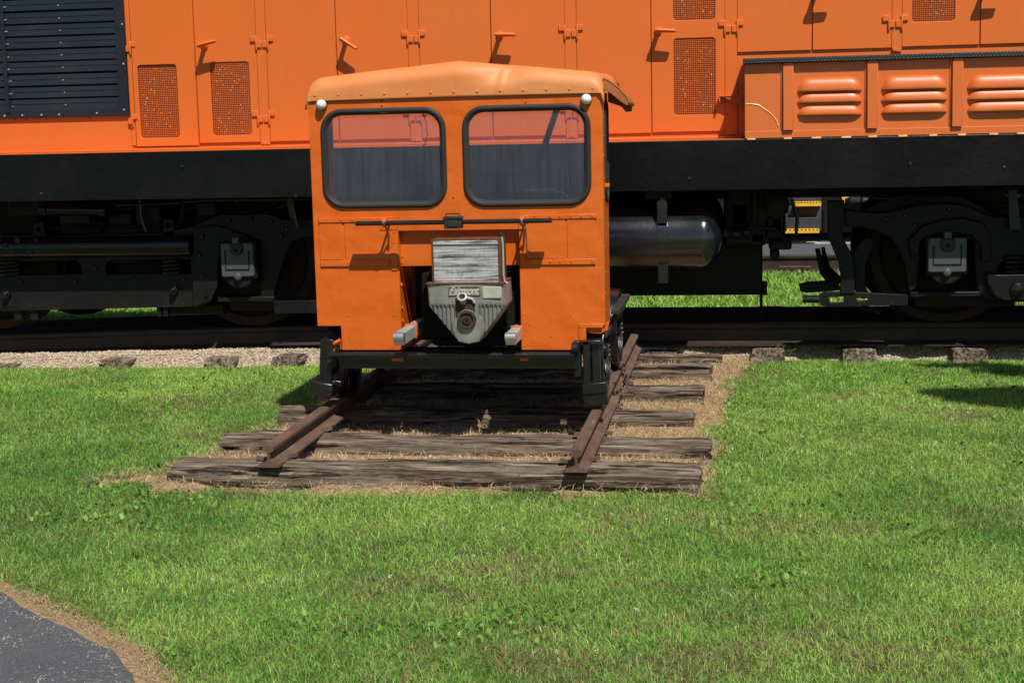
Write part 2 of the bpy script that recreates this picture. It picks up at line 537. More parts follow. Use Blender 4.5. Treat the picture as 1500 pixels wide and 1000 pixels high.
def sag(x): return -0.075 * np.clip((-2.6 - np.asarray(x, float)) / 3.2, 0, 1.4) ** 1.3


# ------------------------------------------------------------------ ground
def sheet(name, pts, z, mat, label):
    b = B(); b.b.faces.new([b.b.verts.new((x, y, z)) for x, y in pts])
    bmesh.ops.triangulate(b.b, faces=b.b.faces[:])
    return tag(b.build(name, mat, smooth=False), label, None, None, 'structure')


b = B(); b.grid([[(x, -300, -0.03), (x, 13.5, -0.03), (x, 14.3, -0.15), (x, 500, -0.15)] for x in (-300, 300)])
tag(b.build('ground', M['ground'], smooth=False), 'flat lawn ground under the grass reaching to the horizon', None, None, 'structure')
edge_px = [(-60, 846), (-25, 859), (0, 868), (16, 877), (30, 890), (46, 897), (60, 905), (74, 910), (85, 917), (97, 920), (105, 923), (117, 931), (128, 938), (139, 943), (150, 949), (163, 952), (172, 961), (180, 975), (192, 987), (196, 1000), (212, 1030)]
path_edge = [tuple(at(a, b, Z=0.0)[:2]) for a, b in edge_px]
path_edge = [(-6.5, 6.6)] + [(-3.9, 5.62)] + path_edge + [(-1.75, 3.6), (-1.6, 2.0), (-1.5, -4.0)]
pe = np.array(path_edge)


def path_dist(x, y):
    """signed distance to the path's edge, positive on the lawn"""
    x = np.asarray(x, float); y = np.asarray(y, float); best = np.full(x.shape, 1e9); sg = np.ones(x.shape)
    for (ax, ay), (bx, by) in zip(pe[:-1], pe[1:]):
        dx, dy = bx - ax, by - ay
        t = np.clip(((x - ax) * dx + (y - ay) * dy) / (dx * dx + dy * dy), 0, 1)
        d = np.hypot(x - ax - t * dx, y - ay - t * dy)
        s = np.where((dx * (y - ay) - dy * (x - ax)) > 0, 1.0, -1.0)
        u = d < best; best = np.where(u, d, best); sg = np.where(u, s, sg)
    return best * sg


sheet('asphalt_path', path_edge + [(-12, -4), (-12, 6.6)], 0.006, M['asphalt'], 'grey asphalt path strewn with dry grass clippings, curving past the lawn')


_e = [p for p in path_edge]
_o = []
for i, p in enumerate(_e):
    a_, b_ = np.array(_e[max(i - 1, 0)]), np.array(_e[min(i + 1, len(_e) - 1)])
    d_ = (b_ - a_) / np.linalg.norm(b_ - a_); _o.append((p[0] - d_[1] * 0.13, p[1] + d_[0] * 0.13))
b = B(); b.grid([[(p[0] + 0.002, p[1] + 0.002, 0.001), (q[0], q[1], -0.027)] for p, q in zip(_e, _o)])
tag(b.build('dirt_verge', M['dirt'], smooth=False), 'strip of bare dry dirt between the path and the lawn', None, None, 'structure')


def straw_mask(x, y):
    """1 where the dead straw lies round the ties"""
    x = np.asarray(x, float); y = np.asarray(y, float)
    xl = np.interp(y, [6.6, 6.95, 7.3, 7.9, 8.6, 9.6, 11], [-2.76, -2.84, -2.90, -2.80, -2.66, -2.52, -2.55])
    xr = np.interp(y, [6.6, 7.0, 7.9, 8.8, 9.9, 10.6, 11], [-0.30, -0.20, -0.20, -0.19, -0.12, 0.0, 0.06])
    d = np.minimum(np.minimum(x - xl, xr - x), y - 6.925)
    spur = np.minimum(0.05 - np.abs(y - 7.10 - 0.1 * (x + 3)), x + 3.18)
    d = np.maximum(d, np.where(x < -2.6, spur, -1))
    d = d + 0.30 * (fnoise(x * 6, y * 6, 3, 4) - 0.5)
    return np.clip(d / 0.16 + 0.5, 0, 1)


def ball_edge(x): return np.interp(x, [-9, -4.4, -1, 0.5, 6], [10.42, 10.58, 10.80, 10.95, 10.99]) + 0.12 * (fnoise(np.asarray(x) * 3, 0 * np.asarray(x), 8) - 0.5)


def ball_z(x, y):
    f = np.clip((y - ball_edge(x)) / 0.20, 0, 1)
    return -0.060 + 0.135 * f - 0.085 * np.clip((np.asarray(y) - 11.3) / 0.9, 0, 1) + sag(x) * f * 0.8 + 0.02 * (fnoise(x * 4, y * 4, 2) - 0.5)


# straw-covered dirt and gravel bed
gx = np.linspace(-9, 6, 301); gy = np.concatenate([np.linspace(10.0, 11.2, 40), np.linspace(11.4, 13.9, 8)])
b = B(); b.grid([[(x, y, float(ball_z(x, y))) for y in gy] for x in gx])
tag(b.build('ballast_bed', M['ballast']), 'tan gravel bed under the big railway track', None, None, 'structure')
gx = np.linspace(-3.7, 0.6, 87); gy = np.linspace(6.5, 10.9, 89)
b = B(); b.grid([[(x, y, float(-0.05 + 0.055 * straw_mask(x, y) + 0.02 * (fnoise(x * 6, y * 6, 4) - 0.5))) for y in gy] for x in gx])
tag(b.build('dirt_patch', M['dirt']), 'bare straw coloured dirt between and around the short ties', None, None, 'structure')

# ------------------------------------------------------------------ short track: ties and rails
def tie_mesh(name, L, W, Hh, seed, along='X', mat=None, amp=1.0):
    """a weathered timber: rounded, grooved along the grain, ends eaten away"""
    nx, a, c = 150, 12, 8
    per = [(-W / 2 + W * i / a, Hh) for i in range(a)] + [(W / 2, Hh - Hh * i / c) for i in range(c)] + [(W / 2 - W * i / a, 0) for i in range(a)] + [(-W / 2, Hh * i / c) for i in range(c)]
    P = len(per); pr = np.array(per)
    Y0 = np.broadcast_to(pr[:, 0], (nx + 1, P)); Z0 = np.broadcast_to(pr[:, 1], (nx + 1, P))
    u = np.linspace(0, 1, nx + 1)[:, None]
    X0_ = np.broadcast_to((u - 0.5) * L, (nx + 1, P))
    q = np.broadcast_to(np.arange(P)[None, :] / P * 14.0, (nx + 1, P))
    ey = np.abs(Y0) / (W / 2); ez = np.abs(Z0 - Hh / 2) / (Hh / 2)
    cor = np.clip(ey + ez - 1.5, 0, 0.5) / 0.5
    wear = 0.6 + 1.2 * fnoise(X0_ * 1.7, np.where(Y0 > 0, 2.0, 9.0), seed + 4, 2)
    rr = 0.022 * cor ** 2 * wear * (0.2 + 0.8 * amp)
    und = (fnoise(X0_ * 1.6, q * 0.35, seed, 3) - 0.5) * 0.030 * amp
    lump = (fnoise(X0_ * 5.5, q * 1.3, seed + 15, 3) - 0.5) * 0.016 * amp
    wig = q * 2.6 + 0.5 * (fnoise(X0_ * 2.2, q * 0.5, seed + 21, 2) - 0.5) * 6
    g1 = vnoise(X0_ * 1.1, wig, seed + 3); g2 = vnoise(X0_ * 2.3, wig * 1.9, seed + 6)
    gro = -0.030 * np.clip((0.26 - g1) / 0.20, 0, 1) - 0.010 * np.clip((0.34 - g2) / 0.2, 0, 1)
    d = und + lump + gro * (0.15 + 0.85 * amp)
    ny = np.where(ey > 0.99, np.sign(Y0), 0.0); nz = np.where(Z0 > Hh * 0.99, 1.0, 0.0)
    yy = Y0 + ny * d - np.sign(Y0) * rr
    zz = Z0 + nz * d - rr * np.where(Z0 > Hh / 2, 1.0, -0.3) + 0.022 * amp * (fnoise(X0_ * 1.3, 3.3 + 0 * X0_, seed + 9, 2) - 0.5) * (Z0 / Hh)
    endw = np.clip(1 - np.minimum(u, 1 - u) * L / 0.05, 0, 1)
    zz = zz - 0.004 * amp * endw ** 2 * (Z0 / Hh); yy = yy * (1 - 0.02 * amp * endw ** 2)
    rag = 0.045 * (fnoise(q * 1.1, seed * 3.1 + 0 * q, seed + 7, 3) - 0.5)
    xx = X0_ + np.where((u == 0) | (u == 1), rag, 0)
    co = np.stack([xx, yy, zz] if along == 'X' else [-yy, xx, zz], 2).reshape(-1, 3)
    bb = bmesh.new(); vs = [bb.verts.new(v) for v in co]
    for i in range(nx):
        for k in range(P):
            k2 = (k + 1) % P
            bb.faces.new((vs[i * P + k], vs[i * P + k2], vs[(i + 1) * P + k2], vs[(i + 1) * P + k]))
    for row in (vs[:P], vs[-P:]):
        f = bb.faces.new(row); bmesh.ops.poke(bb, faces=[f])
    bmesh.ops.recalc_face_normals(bb, faces=bb.faces[:])
    me = bpy.data.meshes.new(name); bb.to_mesh(me); bb.free()
    for p in me.polygons: p.use_smooth = True
    me.set_sharp_from_angle(angle=rad(45))
    me.materials.append(mat or M['tie'])
    return me


TIES = []   # (xl, xr, yc, w)
tie_specs = [  # left px, right px (top front edge), world y of front, width, top z, label
    ((246, 684), (1025, 690), 6.965, 0.22, 0.092, 'weathered grey wooden tie at the very front, under both open rail ends'),
    ((320, 645), (1040, 650), 7.62, 0.19, 0.090, 'cracked brown wooden tie, second from the front'),
    ((409, 603), (1016, 606), 8.37, 0.17, 0.092, 'short wooden tie, third from the front, just ahead of the wheels'),
    ((455, 570), (1030, 570), 9.17, 0.17, 0.092, 'pale greyed tie with a rounded right end under the car'),
    ((520, 541), (1042, 541), 9.93, 0.11, 0.088, 'thin dark tie lying tilted behind the rear wheels'),
    ((700, 516), (1056, 516), 10.62, 0.08, 0.062, 'rearmost tie, half buried in straw beside the gravel'),
]
for i, (l, r, yf, w, zt, lab) in enumerate(tie_specs):
    xl = float(at(*l, Y=yf)[0]); xr = float(at(*r, Y=yf)[0])
    if i >= 3: xl = -2.35
    TIES.append((xl, xr, yf, yf + w))
    o = bpy.data.objects.new('wooden_tie', tie_mesh('wooden_tie', xr - xl, w, 0.135, 20 + i * 11))
    link(o, None, T((xl + xr) / 2, yf + w / 2, zt - 0.135) @ Matrix.Rotation(rad([0.4, -0.3, 0.3, -0.8, 1.2, -0.6][i]), 4, 'Z') @ Matrix.Rotation(rad([0, 0.1, 0, 0, -0.4, 0][i]), 4, 'Y'))
    tag(o, lab, 'railway tie', 'ties under the short track')


def rail_profile(h, hw, hh, fw, wt):
    f = 0.011
    return [(-fw / 2, 0), (fw / 2, 0), (fw / 2, f), (wt * 1.6, f + 0.012), (wt / 2, f + 0.026), (wt / 2, h - hh - 0.008), (hw / 2 - 0.002, h - hh + 0.004), (hw / 2, h - 0.010), (hw / 2 - 0.008, h), (-hw / 2 + 0.008, h), (-hw / 2, h - 0.010), (-hw / 2 + 0.002, h - hh + 0.004), (-wt / 2, h - hh - 0.008), (-wt / 2, f + 0.026), (-wt * 1.6, f + 0.012), (-fw / 2, f)]


def rail(name, prof, path, mat):
    """prof (across, up) swept along path of points; across is to the right of travel"""
    b = B(); rings = []
    for i, p in enumerate(path):
        p = Vector(p); d = Vector(path[min(i + 1, len(path) - 1)]) - Vector(path[max(i - 1, 0)]); d.z = 0; d.normalize()
        rt = Vector((d.y, -d.x, 0))
        rings.append([b.b.verts.new(p + rt * u + Vector((0, 0, v))) for u, v in prof])
    for i in range(len(rings) - 1): b.loop_face(rings[i], rings[i + 1])
    b.b.faces.new(rings[0]); b.b.faces.new(rings[-1][::-1])
    return b.build(name, mat, ang=28)


NPROF = rail_profile(0.108, 0.058, 0.030, 0.105, 0.013)
XL, XR = -2.262, -0.772         # centres of the two rails
spike = B().box(-0.010, 0.045, -0.013, 0.013, 0.0, 0.016).box(0.004, 0.022, -0.008, 0.008, -0.06, 0.004).mesh('rail_spike', M['rust'])
for x, y0, lab, tilt in ((XL, 6.93, 'left rusty rail of the short track', 0), (XR, 6.90, 'right rusty rail of the short track, in front of the chain', 0)):
    o = rail('rail', NPROF, [(x, y, RZ - 0.108) for y in np.linspace(y0, 10.86, 12)], M['rust'])
    tag(o, lab, 'rail', 'rails of the short track')
    for (xl, xr, ya, yb) in TIES[:5]:
        for s in (-1, 1):
            yy = (ya + yb) / 2 + 0.03 * s
            mwx = T(x + s * 0.050, yy, RZ - 0.108 + 0.010) @ Matrix.Rotation(0 if s > 0 else math.pi, 4, 'Z') @ Matrix.Rotation(rad(random.uniform(-14, 14)), 4, 'Y')
            inst('rail_spike', spike, o, mwx)

# chain looped round the right rail
t_ = thing('chain', (XR + 0.06, 8.75, 0.1), 'rusty chain hanging over the right rail beside the wheel', 'chain')
cp = [at(px_, py_, X=XR + 0.075) for px_, py_ in ((910, 533), (912, 541), (915, 549), (917, 557), (917, 565), (914, 573), (911, 580))]
lk = [(0.016 * math.cos(a), 0.0, 0.026 * math.sin(a)) for a in np.linspace(0, 2 * math.pi, 11)[:-1]]
lme = B().tube(lk, 0.0055, 6, closed=True).mesh('chain_link', M['rust'])
cp = [Vector((float(q[0]), float(q[1]), float(q[2]))) for q in cp]
k = 0
for a, c in zip(cp[:-1], cp[1:]):
    for u in (0.0, 0.5):
        p = a.lerp(c, u); d = (c - a).normalized()
        inst('chain_link', lme, t_, Matrix.Translation(p) @ d.to_track_quat('Z', 'Y').to_matrix().to_4x4() @ Matrix.Rotation(rad(90 * (k % 2)), 4, 'Z')); k += 1

# ------------------------------------------------------------------ big track
DPROF = rail_profile(0.165, 0.070, 0.040, 0.140, 0.017)
for y, lab in ((YR, 'dark rail under the near wheels of the locomotive'), (YR + 1.505, 'dark rail under the far wheels of the locomotive')):
    xs = np.linspace(-9, 6, 40)
    o = rail('rail', DPROF, [(x, y, ZR - 0.165 + float(sag(x)) - (0.075 if y > YR + 1 else 0)) for x in xs], M['drail'])
    tag(o, lab, 'rail', 'rails under the locomotive')
bt = [(25, 523, 'pale tie end in the gravel at the left edge'), (180, 518, 'dark split tie end with a rotten hole in the gravel'), (318, 518, 'brown low tie end in the gravel left of the small car'), (428, 516, 'grey brown tie end in the gravel next to the small car'),
      (560, 513, None), (690, 511, None), (820, 510, None), (975, 509, 'broken tie end in the gravel behind the right rail end'), (1132, 511, 'grey rounded tie end in the gravel beside green sprigs'), (1262, 509, 'flaking grey tie end in the gravel right of the dry weed'), (1412, 508, 'squared grey tie end with a knot hole, gravel at right'), (1545, 508, None)]
for i, (px_, py_, lab) in enumerate(bt):
    if lab is None: continue
    p = at(px_, py_, Z=0.07 + float(sag(-5.3 if i == 0 else 0)))
    x = float(p[0]); ye = [10.54, 10.59, 10.62, 10.65, 0, 0, 0, 10.83, 10.85, 10.85, 10.85, 0][i]
    o = bpy.data.objects.new('wooden_tie', tie_mesh('wooden_tie', 2.6, 0.235, 0.15, 120 + i * 7, 'Y', M['tie2'], 0.03))
    link(o, None, T(x, ye + 1.3, 0.054 + float(sag(x)) * 0.8 - 0.15 + [0.0, .012, .005, .005, 0, 0, 0, 0.0, 0.01, 0.01, 0.012, 0][i]) @ Matrix.Rotation(rad(random.uniform(-2, 2)), 4, 'Z'))
    tag(o, lab, 'railway tie', 'ties under the locomotive track')

# ------------------------------------------------------------------ the big locomotive
loco = thing('diesel_locomotive', (-2.0, YR + 0.75, ZR), 'huge orange diesel locomotive with black underframe filling the whole background', 'locomotive')
ZTOP = 3.72
X0, X1 = -8.0, 5.0
DEPTH = 1.70
b = B()
# hood shell: side walls and a rounded roof
prof = [(YH + 0.016, SILL1 + 0.005), (YH + 0.016, ZTOP - 0.35)] + [(YH + 0.016 + 0.35 * (1 - math.cos(t)), ZTOP - 0.35 + 0.35 * math.sin(t)) for t in np.linspace(0.2, math.pi / 2, 6)]
prof = prof + [(2 * (YH + 0.016) + DEPTH - y, z) for y, z in prof[::-1]]
b.grid([[(x, y, z) for y, z in prof] for x in (X0, X1)])
for x in (X0, X1):
    b.b.faces.new([b.b.verts.new((x, y, z)) for y, z in prof])
b.build('hood', M['hood'], loco)
B().box(X0, X1, YS, YS + 0.02, SILL0, SILL1).box(X0, X1, YS + 0.02, YS + 0.12, SILL0, SILL0 + 0.02).build('side_sill', M['sill'], loco, 0.004)
B().box(X0, X1, YS + 2.98, YS + 3.0, SILL0, SILL1).build('side_sill', M['sill'], loco, 0.004)
B().box(X0, X1, YS + 0.022, YS + 2.978, SILL1 - 0.012, SILL1 + 0.004).build('deck_plate', M['hood'], loco)
B().box(X0, X1, YS + 1.2, YS + 1.8, SILL0 - 0.12, SILL1 - 0.013).build('centre_sill', M['gear'], loco)
# toe angle where the hood meets the deck
B().box(X0, float(xz(1086, 195, YH)[0]), YH - 0.028, YH + 0.014, SILL1 + 0.0045, SILL1 + 0.022).build('toe_angle', M['hood'], loco, 0.003)

HX = lambda px_, py_=100: xz(px_, py_, YH)[0]
HZ = lambda px_, py_: xz(px_, py_, YH)[1]


def wire_screen(x0, x1, z0, z1, parent, seed):
    r = random.Random(seed)
    bk = B().plate(rrect(x0 - 0.012, x1 + 0.012, z0 - 0.012, z1 + 0.012, 0.02, 3), [], YH + 0.0112, YH + 0.0125).build('screen_backing', M['meshback'], parent)
    w = B()
    nx = int((x1 - x0) / 0.0135); nz = int((z1 - z0) / 0.0128)
    for i in range(1, nx):
        x = x0 + (x1 - x0) * i / nx + r.uniform(-.0008, .0008)
        w.box(x - 0.0014, x + 0.0014, YH + 0.0068, YH + 0.0098, z0 - 0.004, z1 + 0.004)
    for j in range(1, nz):
        z = z0 + (z1 - z0) * j / nz + r.uniform(-.0008, .0008)
        w.box(x0 - 0.004, x1 + 0.004, YH + 0.0052, YH + 0.0082, z - 0.0014, z + 0.0014, Matrix.Translation(((x0 + x1) / 2, 0, z)) @ Matrix.Rotation(rad(r.uniform(-.35, .35)), 4, 'Y') @ Matrix.Translation((-(x0 + x1) / 2, 0, -z)))
    w.build('wire_screen', M['hood'], parent, kind='stuff', smooth=False)
    # flecks of torn filter pushed through the mesh
    fl = B()
    for _ in range(int(75 * (x1 - x0) * (z1 - z0) / 0.13)):
        x = r.uniform(x0 + 0.02, x1 - 0.02); z = r.uniform(z0 + 0.02, z1 - 0.02); s = r.uniform(0.0015, 0.0045)
        fl.dome((x, YH + 0.0068, z), s, (r.uniform(-.4, .4), -1, r.uniform(-.2, .6)), 5, 0.8)
    fl.build('filter_fleck', M['weld'], parent, kind='stuff')


def handle_mesh(ang):
    b = B()
    b.lathe([(0.026, 0.0), (0.026, -0.012), (0.017, -0.018), (0.016, -0.115), (0.019, -0.120)], (0, 0, 0), 'Y', 14)
    d = Vector((math.cos(ang), 0, math.sin(ang))); e = Vector((-d.z, 0, d.x))
    rings = []
    for u, hw in ((-0.020, 0.006), (-0.016, 0.0135), (0.02, 0.0165), (0.07, 0.0140), (0.112, 0.0125), (0.120, 0.0110), (0.124, 0.005)):
        rings.append([b.b.verts.new(d * u + e * (hw * math.sin(t)) + Vector((0, -0.110 + 0.024 * math.cos(t) * (hw / 0.0165) ** 0.5, 0))) for t in np.linspace(0, 2 * math.pi, 13)[:-1]])
    for i in range(len(rings) - 1): b.loop_face(rings[i], rings[i + 1])
    b.b.faces.new(rings[0]); b.b.faces.new(rings[-1])
    return b.mesh('door_handle', M['hood'])


ZD = 3.30   # top of the doors
doors = [  # x left px, x right px (at y=100), bottom z, screens [(l, t, r, b) px], handle (px, py, angle deg)
    (194.5, 286.0, 1.592, [(204, 95, 261, 202)], None),
    (287.2, 376.5, 1.607, [(309.5, 91, 366.5, 198)], (293, 66.5, 12)),
    (391.5, 493.0, 1.607, [], None),
    (494.2, 598.3, 1.607, [], (502, 58, -34)),
    (615.5, 719.5, 1.607, [], None),
    (720.7, 827.6, 1.607, [], (729, 51, -2)),
    (845.2, 953.6, 1.609, [], None),
    (954.8, 1061.8, 1.612, [(986, -90, 1047.5, 29.5), (987, 56, 1048, 168)], (963, 44.5, -4)),
    (1080.0, 1189.0, 2.136, [], None),
    (1190.2, 1305.5, 2.136, [], (1196, -12, 3)),
    (1321.0, 1434.0, 2.141, [(1336, -90, 1399, 31.5)], None),
    (1435.2, 1560.0, 2.141, [], (1445, -18, 3)),
]
k = 0
for (l, r, zb, scr, hd) in doors:
    x0, x1 = HX(l), HX(r)
    holes = []; sz = []
    for (a, t0, c, t1) in scr:
        q0, q1 = HX(a, (max(t0, 0) + t1) / 2), HX(c, (max(t0, 0) + t1) / 2)
        z1_ = min(HZ((a + c) / 2, t0), 2.75); z0_ = HZ((a + c) / 2, t1)
        holes.append(rrect(q0, q1, z0_, z1_, 0.022, 4)[::-1]); sz.append((q0, q1, z0_, z1_))
    lift = 0.006 if k == 0 else 0.0
    d = B().plate(rect(x0, x1, zb, ZD), holes, YH - lift, YH + 0.0100).build('engine_door', M['hood'], loco, 0.003)
    for q in sz: wire_screen(*q, d, 50 + k)
    if hd:
        hx, hz = xz(hd[0], hd[1], YH - 0.1)
        inst('door_handle', handle_mesh(rad(hd[2])), d, T(hx, YH, hz))
    k += 1
# plain strips the hinges stand on
for (l, r, zb) in ((376.9, 391.1, 1.585), (598.7, 615.1, 1.585), (828.0, 844.8, 1.585), (1062.2, 1079.6, 1.585), (1305.9, 1320.6, 2.11)):
    B().plate(rect(HX(l), HX(r), zb, ZD), [], YH + 0.0005, YH + 0.0105).build('hinge_strip', M['hood'], loco, 0.002)
# pale strip by the shutter
B().plate(rect(HX(186.5, 90), HX(193.2), 1.60, ZD), [], YH + 0.002, YH + 0.0105).build('hinge_strip', M['hood'], loco, 0.002)
# hinges: two leaf knuckles and a centre pair each
hb = B()
for s in (-1, 1):
    hb.box(s * 0.064 - 0.020, s * 0.064 + 0.018, -0.016, 0.0, 0.008, 0.045)
    hb.box(s * 0.021 - 0.017, s * 0.021 + 0.017, -0.014, 0.0, -0.034, 0.012)
    hb.tube([(s * 0.042, -0.012, -0.052), (s * 0.042, -0.012, 0.048)], 0.0075, 8)
hinge = hb.mesh('hinge', M['hood'])
hb = B().box(-0.005, 0.032, -0.016, 0.0, 0.004, 0.040).box(-0.04, -0.005, -0.013, 0, -0.03, 0.012).tube([(-0.006, -0.011, -0.05), (-0.006, -0.011, 0.045)], 0.0075, 8)
hinge1 = hb.mesh('hinge', M['hood'])
for (px_, py_, m_) in ((384, 63, hinge), (386.5, 172, hinge), (606, 55, hinge), (609, 170, hinge), (836.5, 47, hinge), (838.5, 165, hinge), (1071, 40, hinge), (1311.5, 33, hinge), (192.3, 70, hinge1), (196, 176, hinge1)):
    x, z = xz(px_, py_, YH)
    inst('hinge', m_, loco, T(x, YH + 0.002, z), 0.003)
bolt = B().lathe([(0.016, 0), (0.016, -0.008), (0.010, -0.016)], (0, 0, 0), 'Y', 8).mesh('bolt_head', M['hood'])
for (px_, py_) in ((388, 210), (611, 205), (838, 199), (1310, 73), (20, 177), (38, 176), (66, 175), (115, 218), (195, 216), (130, 174)):
    x, z = xz(px_, py_, YH); inst('bolt_head', bolt, loco, T(x, YH + (0.006 if px_ > 300 else 0.014), z) @ Matrix.Scale(1.0 if px_ > 300 else 0.5, 4))

for px_, py_ in ((267, 244), (433, 287), (1333, 241), (1471, 246), (60, 284), (1010, 262)):
    x, z = xz(px_, py_, YS)
    B().lathe([(0.013, 0), (0.013, -0.006), (0.007, -0.010)], (x, YS, z), 'Y', 6).build('sill_bolt', M['bumper'], loco)

# radiator shutter: frame, slats, divider bars
fx1 = HX(186, 100); fz0 = HZ(100, 171.5)
fx0 = fx1 - 2.62
B().plate(rect(fx0, fx1, fz0, ZD), [rect(fx0 + 0.08, HX(172, 100), fz0 + 0.058, ZD - 0.08)[::-1]], YH - 0.012, YH + 0.014).build('shutter_frame', M['louvre'], loco, 0.004)
ixr = HX(172, 100); ixl = fx0 + 0.08
B().box(ixl, ixr, YH + 0.012, YH + 0.0145, fz0 + 0.05, ZD - 0.08).build('shutter_backing', M['dark'], loco)
pitch = 0.0885
sb = B()
L = ixr - ixl
for (a, c_) in (((-0.002, 0.030), (-0.010, 0.004)), ((-0.0105, 0.000), (0.004, -0.036))):
    pass
# each slat is a folded strip: a leaning upper leaf, a small step, and a lower leaf
P = [(0.0100, 0.040), (0.0015, 0.036), (-0.0030, 0.004), (0.0005, 0.002), (-0.0055, -0.038), (0.0100, -0.033)]
sb.grid([[(x, y, z) for y, z in P] for x in (0, L)])
slat = sb.mesh('shutter_slat', M['louvre'], True, 15)
ns = int((ZD - 0.1 - fz0 - 0.06) / pitch)
for i in range(ns):
    o = inst('shutter_slat', slat, loco, T(ixl, YH, fz0 + 0.058 + 0.035 + i * pitch) @ Matrix.Rotation(rad(random.uniform(-0.05, 0.05)), 4, 'Y') @ Matrix.Rotation(rad(random.uniform(-1.5, 1.5)), 4, 'X'))
for px_ in (8.5, 8.5 - 90):
    x = HX(px_, 90)
    B().box(x - 0.014, x + 0.014, YH - 0.022, YH - 0.006, fz0 + 0.04, ZD - 0.05).build('shutter_bar', M['louvre'], loco, 0.003)
rb = B()
for i in range(ns):
    for px_ in (11, 92, 14):
        x = HX(px_, 90) + random.uniform(-.006, .006)
        rb.dome((x, YH - 0.005, fz0 + 0.058 + 0.028 + i * pitch + random.uniform(-.004, .004)), 0.0055, (0, -1, 0.3), 6, 0.9)
for px_, py_ in ((184, 40), (186, 98), (187, 165), (12, 174), (38, 173), (66, 172.5), (92, 172), (147, 170)):
    x, z = xz(px_, py_, YH); rb.dome((x - 0.02, YH - 0.0125, z + 0.02), 0.008, (0, -1, 0.2), 6, 0.9)
rb.build('shutter_rivets', M['greybar'], loco, kind='stuff')

# side box with pressed louvres, at the right
bxl = xz(1091, 140, YS)[0]; bzt = xz(1200, 91.0, YS)[1]; bxr = X1
bh = B().box(bxl, bxr, YS + 0.010, YS + 0.018, SILL1 + 0.006, bzt)
bh.box(bxl, bxl + 0.008, YS + 0.018, YH + 0.012, SILL1 + 0.006, bzt)
bh.build('side_box', M['boxpaint'], loco, 0.003)
B().box(bxl - 0.012, bxr, YS - 0.036, YH - 0.002, bzt + 0.001, bzt + 0.034).build('tread_plate', M['deckblack'], loco, 0.004)
tb = B()
for i in range(150):
    x = bxl + i * 0.0225
    for dz in (0.008, 0.024):
        tb.dome((x + (0.011 if dz > 0.01 else 0), YS - 0.035, bzt + dz), 0.0055, (0, -1, 0.25), 5, 0.8)
tb.build('tread_studs', M['journal'], loco, kind='stuff')
lipz = xz(1200, 190.5, YS)[1]
B().box(bxl, bxr, YS + 0.001, YS + 0.0095, SILL1 + 0.004, lipz).build('bottom_flange', M['boxpaint'], loco, 0.003)
for px_ in (1100, 1153, 1196, 1240, 1278, 1322, 1366, 1408, 1455, 1495):
    x = xz(px_, 196, YS)[0]
    B().box(x - 0.030 * random.uniform(.7, 1.1), x + 0.030, YS - 0.006, YS + 0.0008, SILL1 - 0.006, SILL1 + 0.006).build('weld_tab', M['weld'], loco, 0.003)
chan = B().box(-0.036, 0.030, -0.030, 0.0, 0, 1).box(-0.052, -0.036, -0.006, 0.0, 0, 1).mesh('channel', M['boxpaint'])
for (l, r_) in ((1149, 1161.5), (1272.5, 1284.5), (1397, 1409)):
    x = xz((l + r_) / 2, 140, YS)[0]
    z0 = lipz + 0.003
    inst('channel', chan, loco, T(x, YS + 0.0098, z0) @ Matrix.Diagonal((1, 1, bzt - z0 - 0.002, 1)), 0.003)


def louvre_mesh(w, h, dep):
    """a pressed hood louvre, open at its lower edge"""
    b = B(); rows = []
    nu, nv = 18, 9
    for i in range(nu + 1):
        u = -1 + 2 * i / nu
        e = max(0.0, (abs(u) - 0.62) / 0.38); s = math.sqrt(max(0, 1 - e * e * 0.98)) if e > 0 else 1.0
        row = []
        for j in range(nv + 1):
            t = j / nv * math.pi / 2
            z = h * s * math.cos(t) * 1.0; y = -dep * (s ** 0.8) * math.sin(t) ** 0.85
            row.append((u * w / 2, y, z))
        row.append((u * w / 2, -dep * (s ** 0.8) * 0.93, -0.004)); row.append((u * w / 2, -dep * (s ** 0.8) * 0.3, -0.001))
        rows.append(row)
    b.grid(rows)
    return b.mesh('louvre', M['boxpaint'], True, 60)


wl = xz(1262, 120, YS)[0] - xz(1168, 120, YS)[0]
lm = louvre_mesh(wl, 0.082, 0.040); lm2 = louvre_mesh(wl, 0.062, 0.037)
for (cx_, tops) in ((1215.5, (114, 135, 153.5)), (1339.5, (111, 132.3, 150)), (1466.5, (109.5, 130, 147.5))):
    for j, ty in enumerate(tops):
        x, z = xz(cx_, ty, YS)
        hh = 0.082 if j == 0 else 0.062
        if j == 0 and False: pass
        inst('louvre', lm if j == 0 else lm2, loco, T(x, YS + 0.0098, z - hh) @ Matrix.Rotation(rad(0.6 if (cx_ < 1300 and j == 2) else 0), 4, 'Y'))
# dark slots under the louvres
slot = B()
for (cx_, tops) in ((1215.5, (114, 135, 153.5)), (1339.5, (111, 132.3, 150)), (1466.5, (109.5, 130, 147.5))):
    for j, ty in enumerate(tops):
        x, z = xz(cx_, ty, YS); hh = 0.082 if j == 0 else 0.062
        slot.box(x - wl * 0.47, x + wl * 0.47, YS + 0.0088, YS + 0.0097, z - hh - 0.002, z - hh + 0.018)
slot.build('louvre_slot', M['dark'], loco, smooth=False)
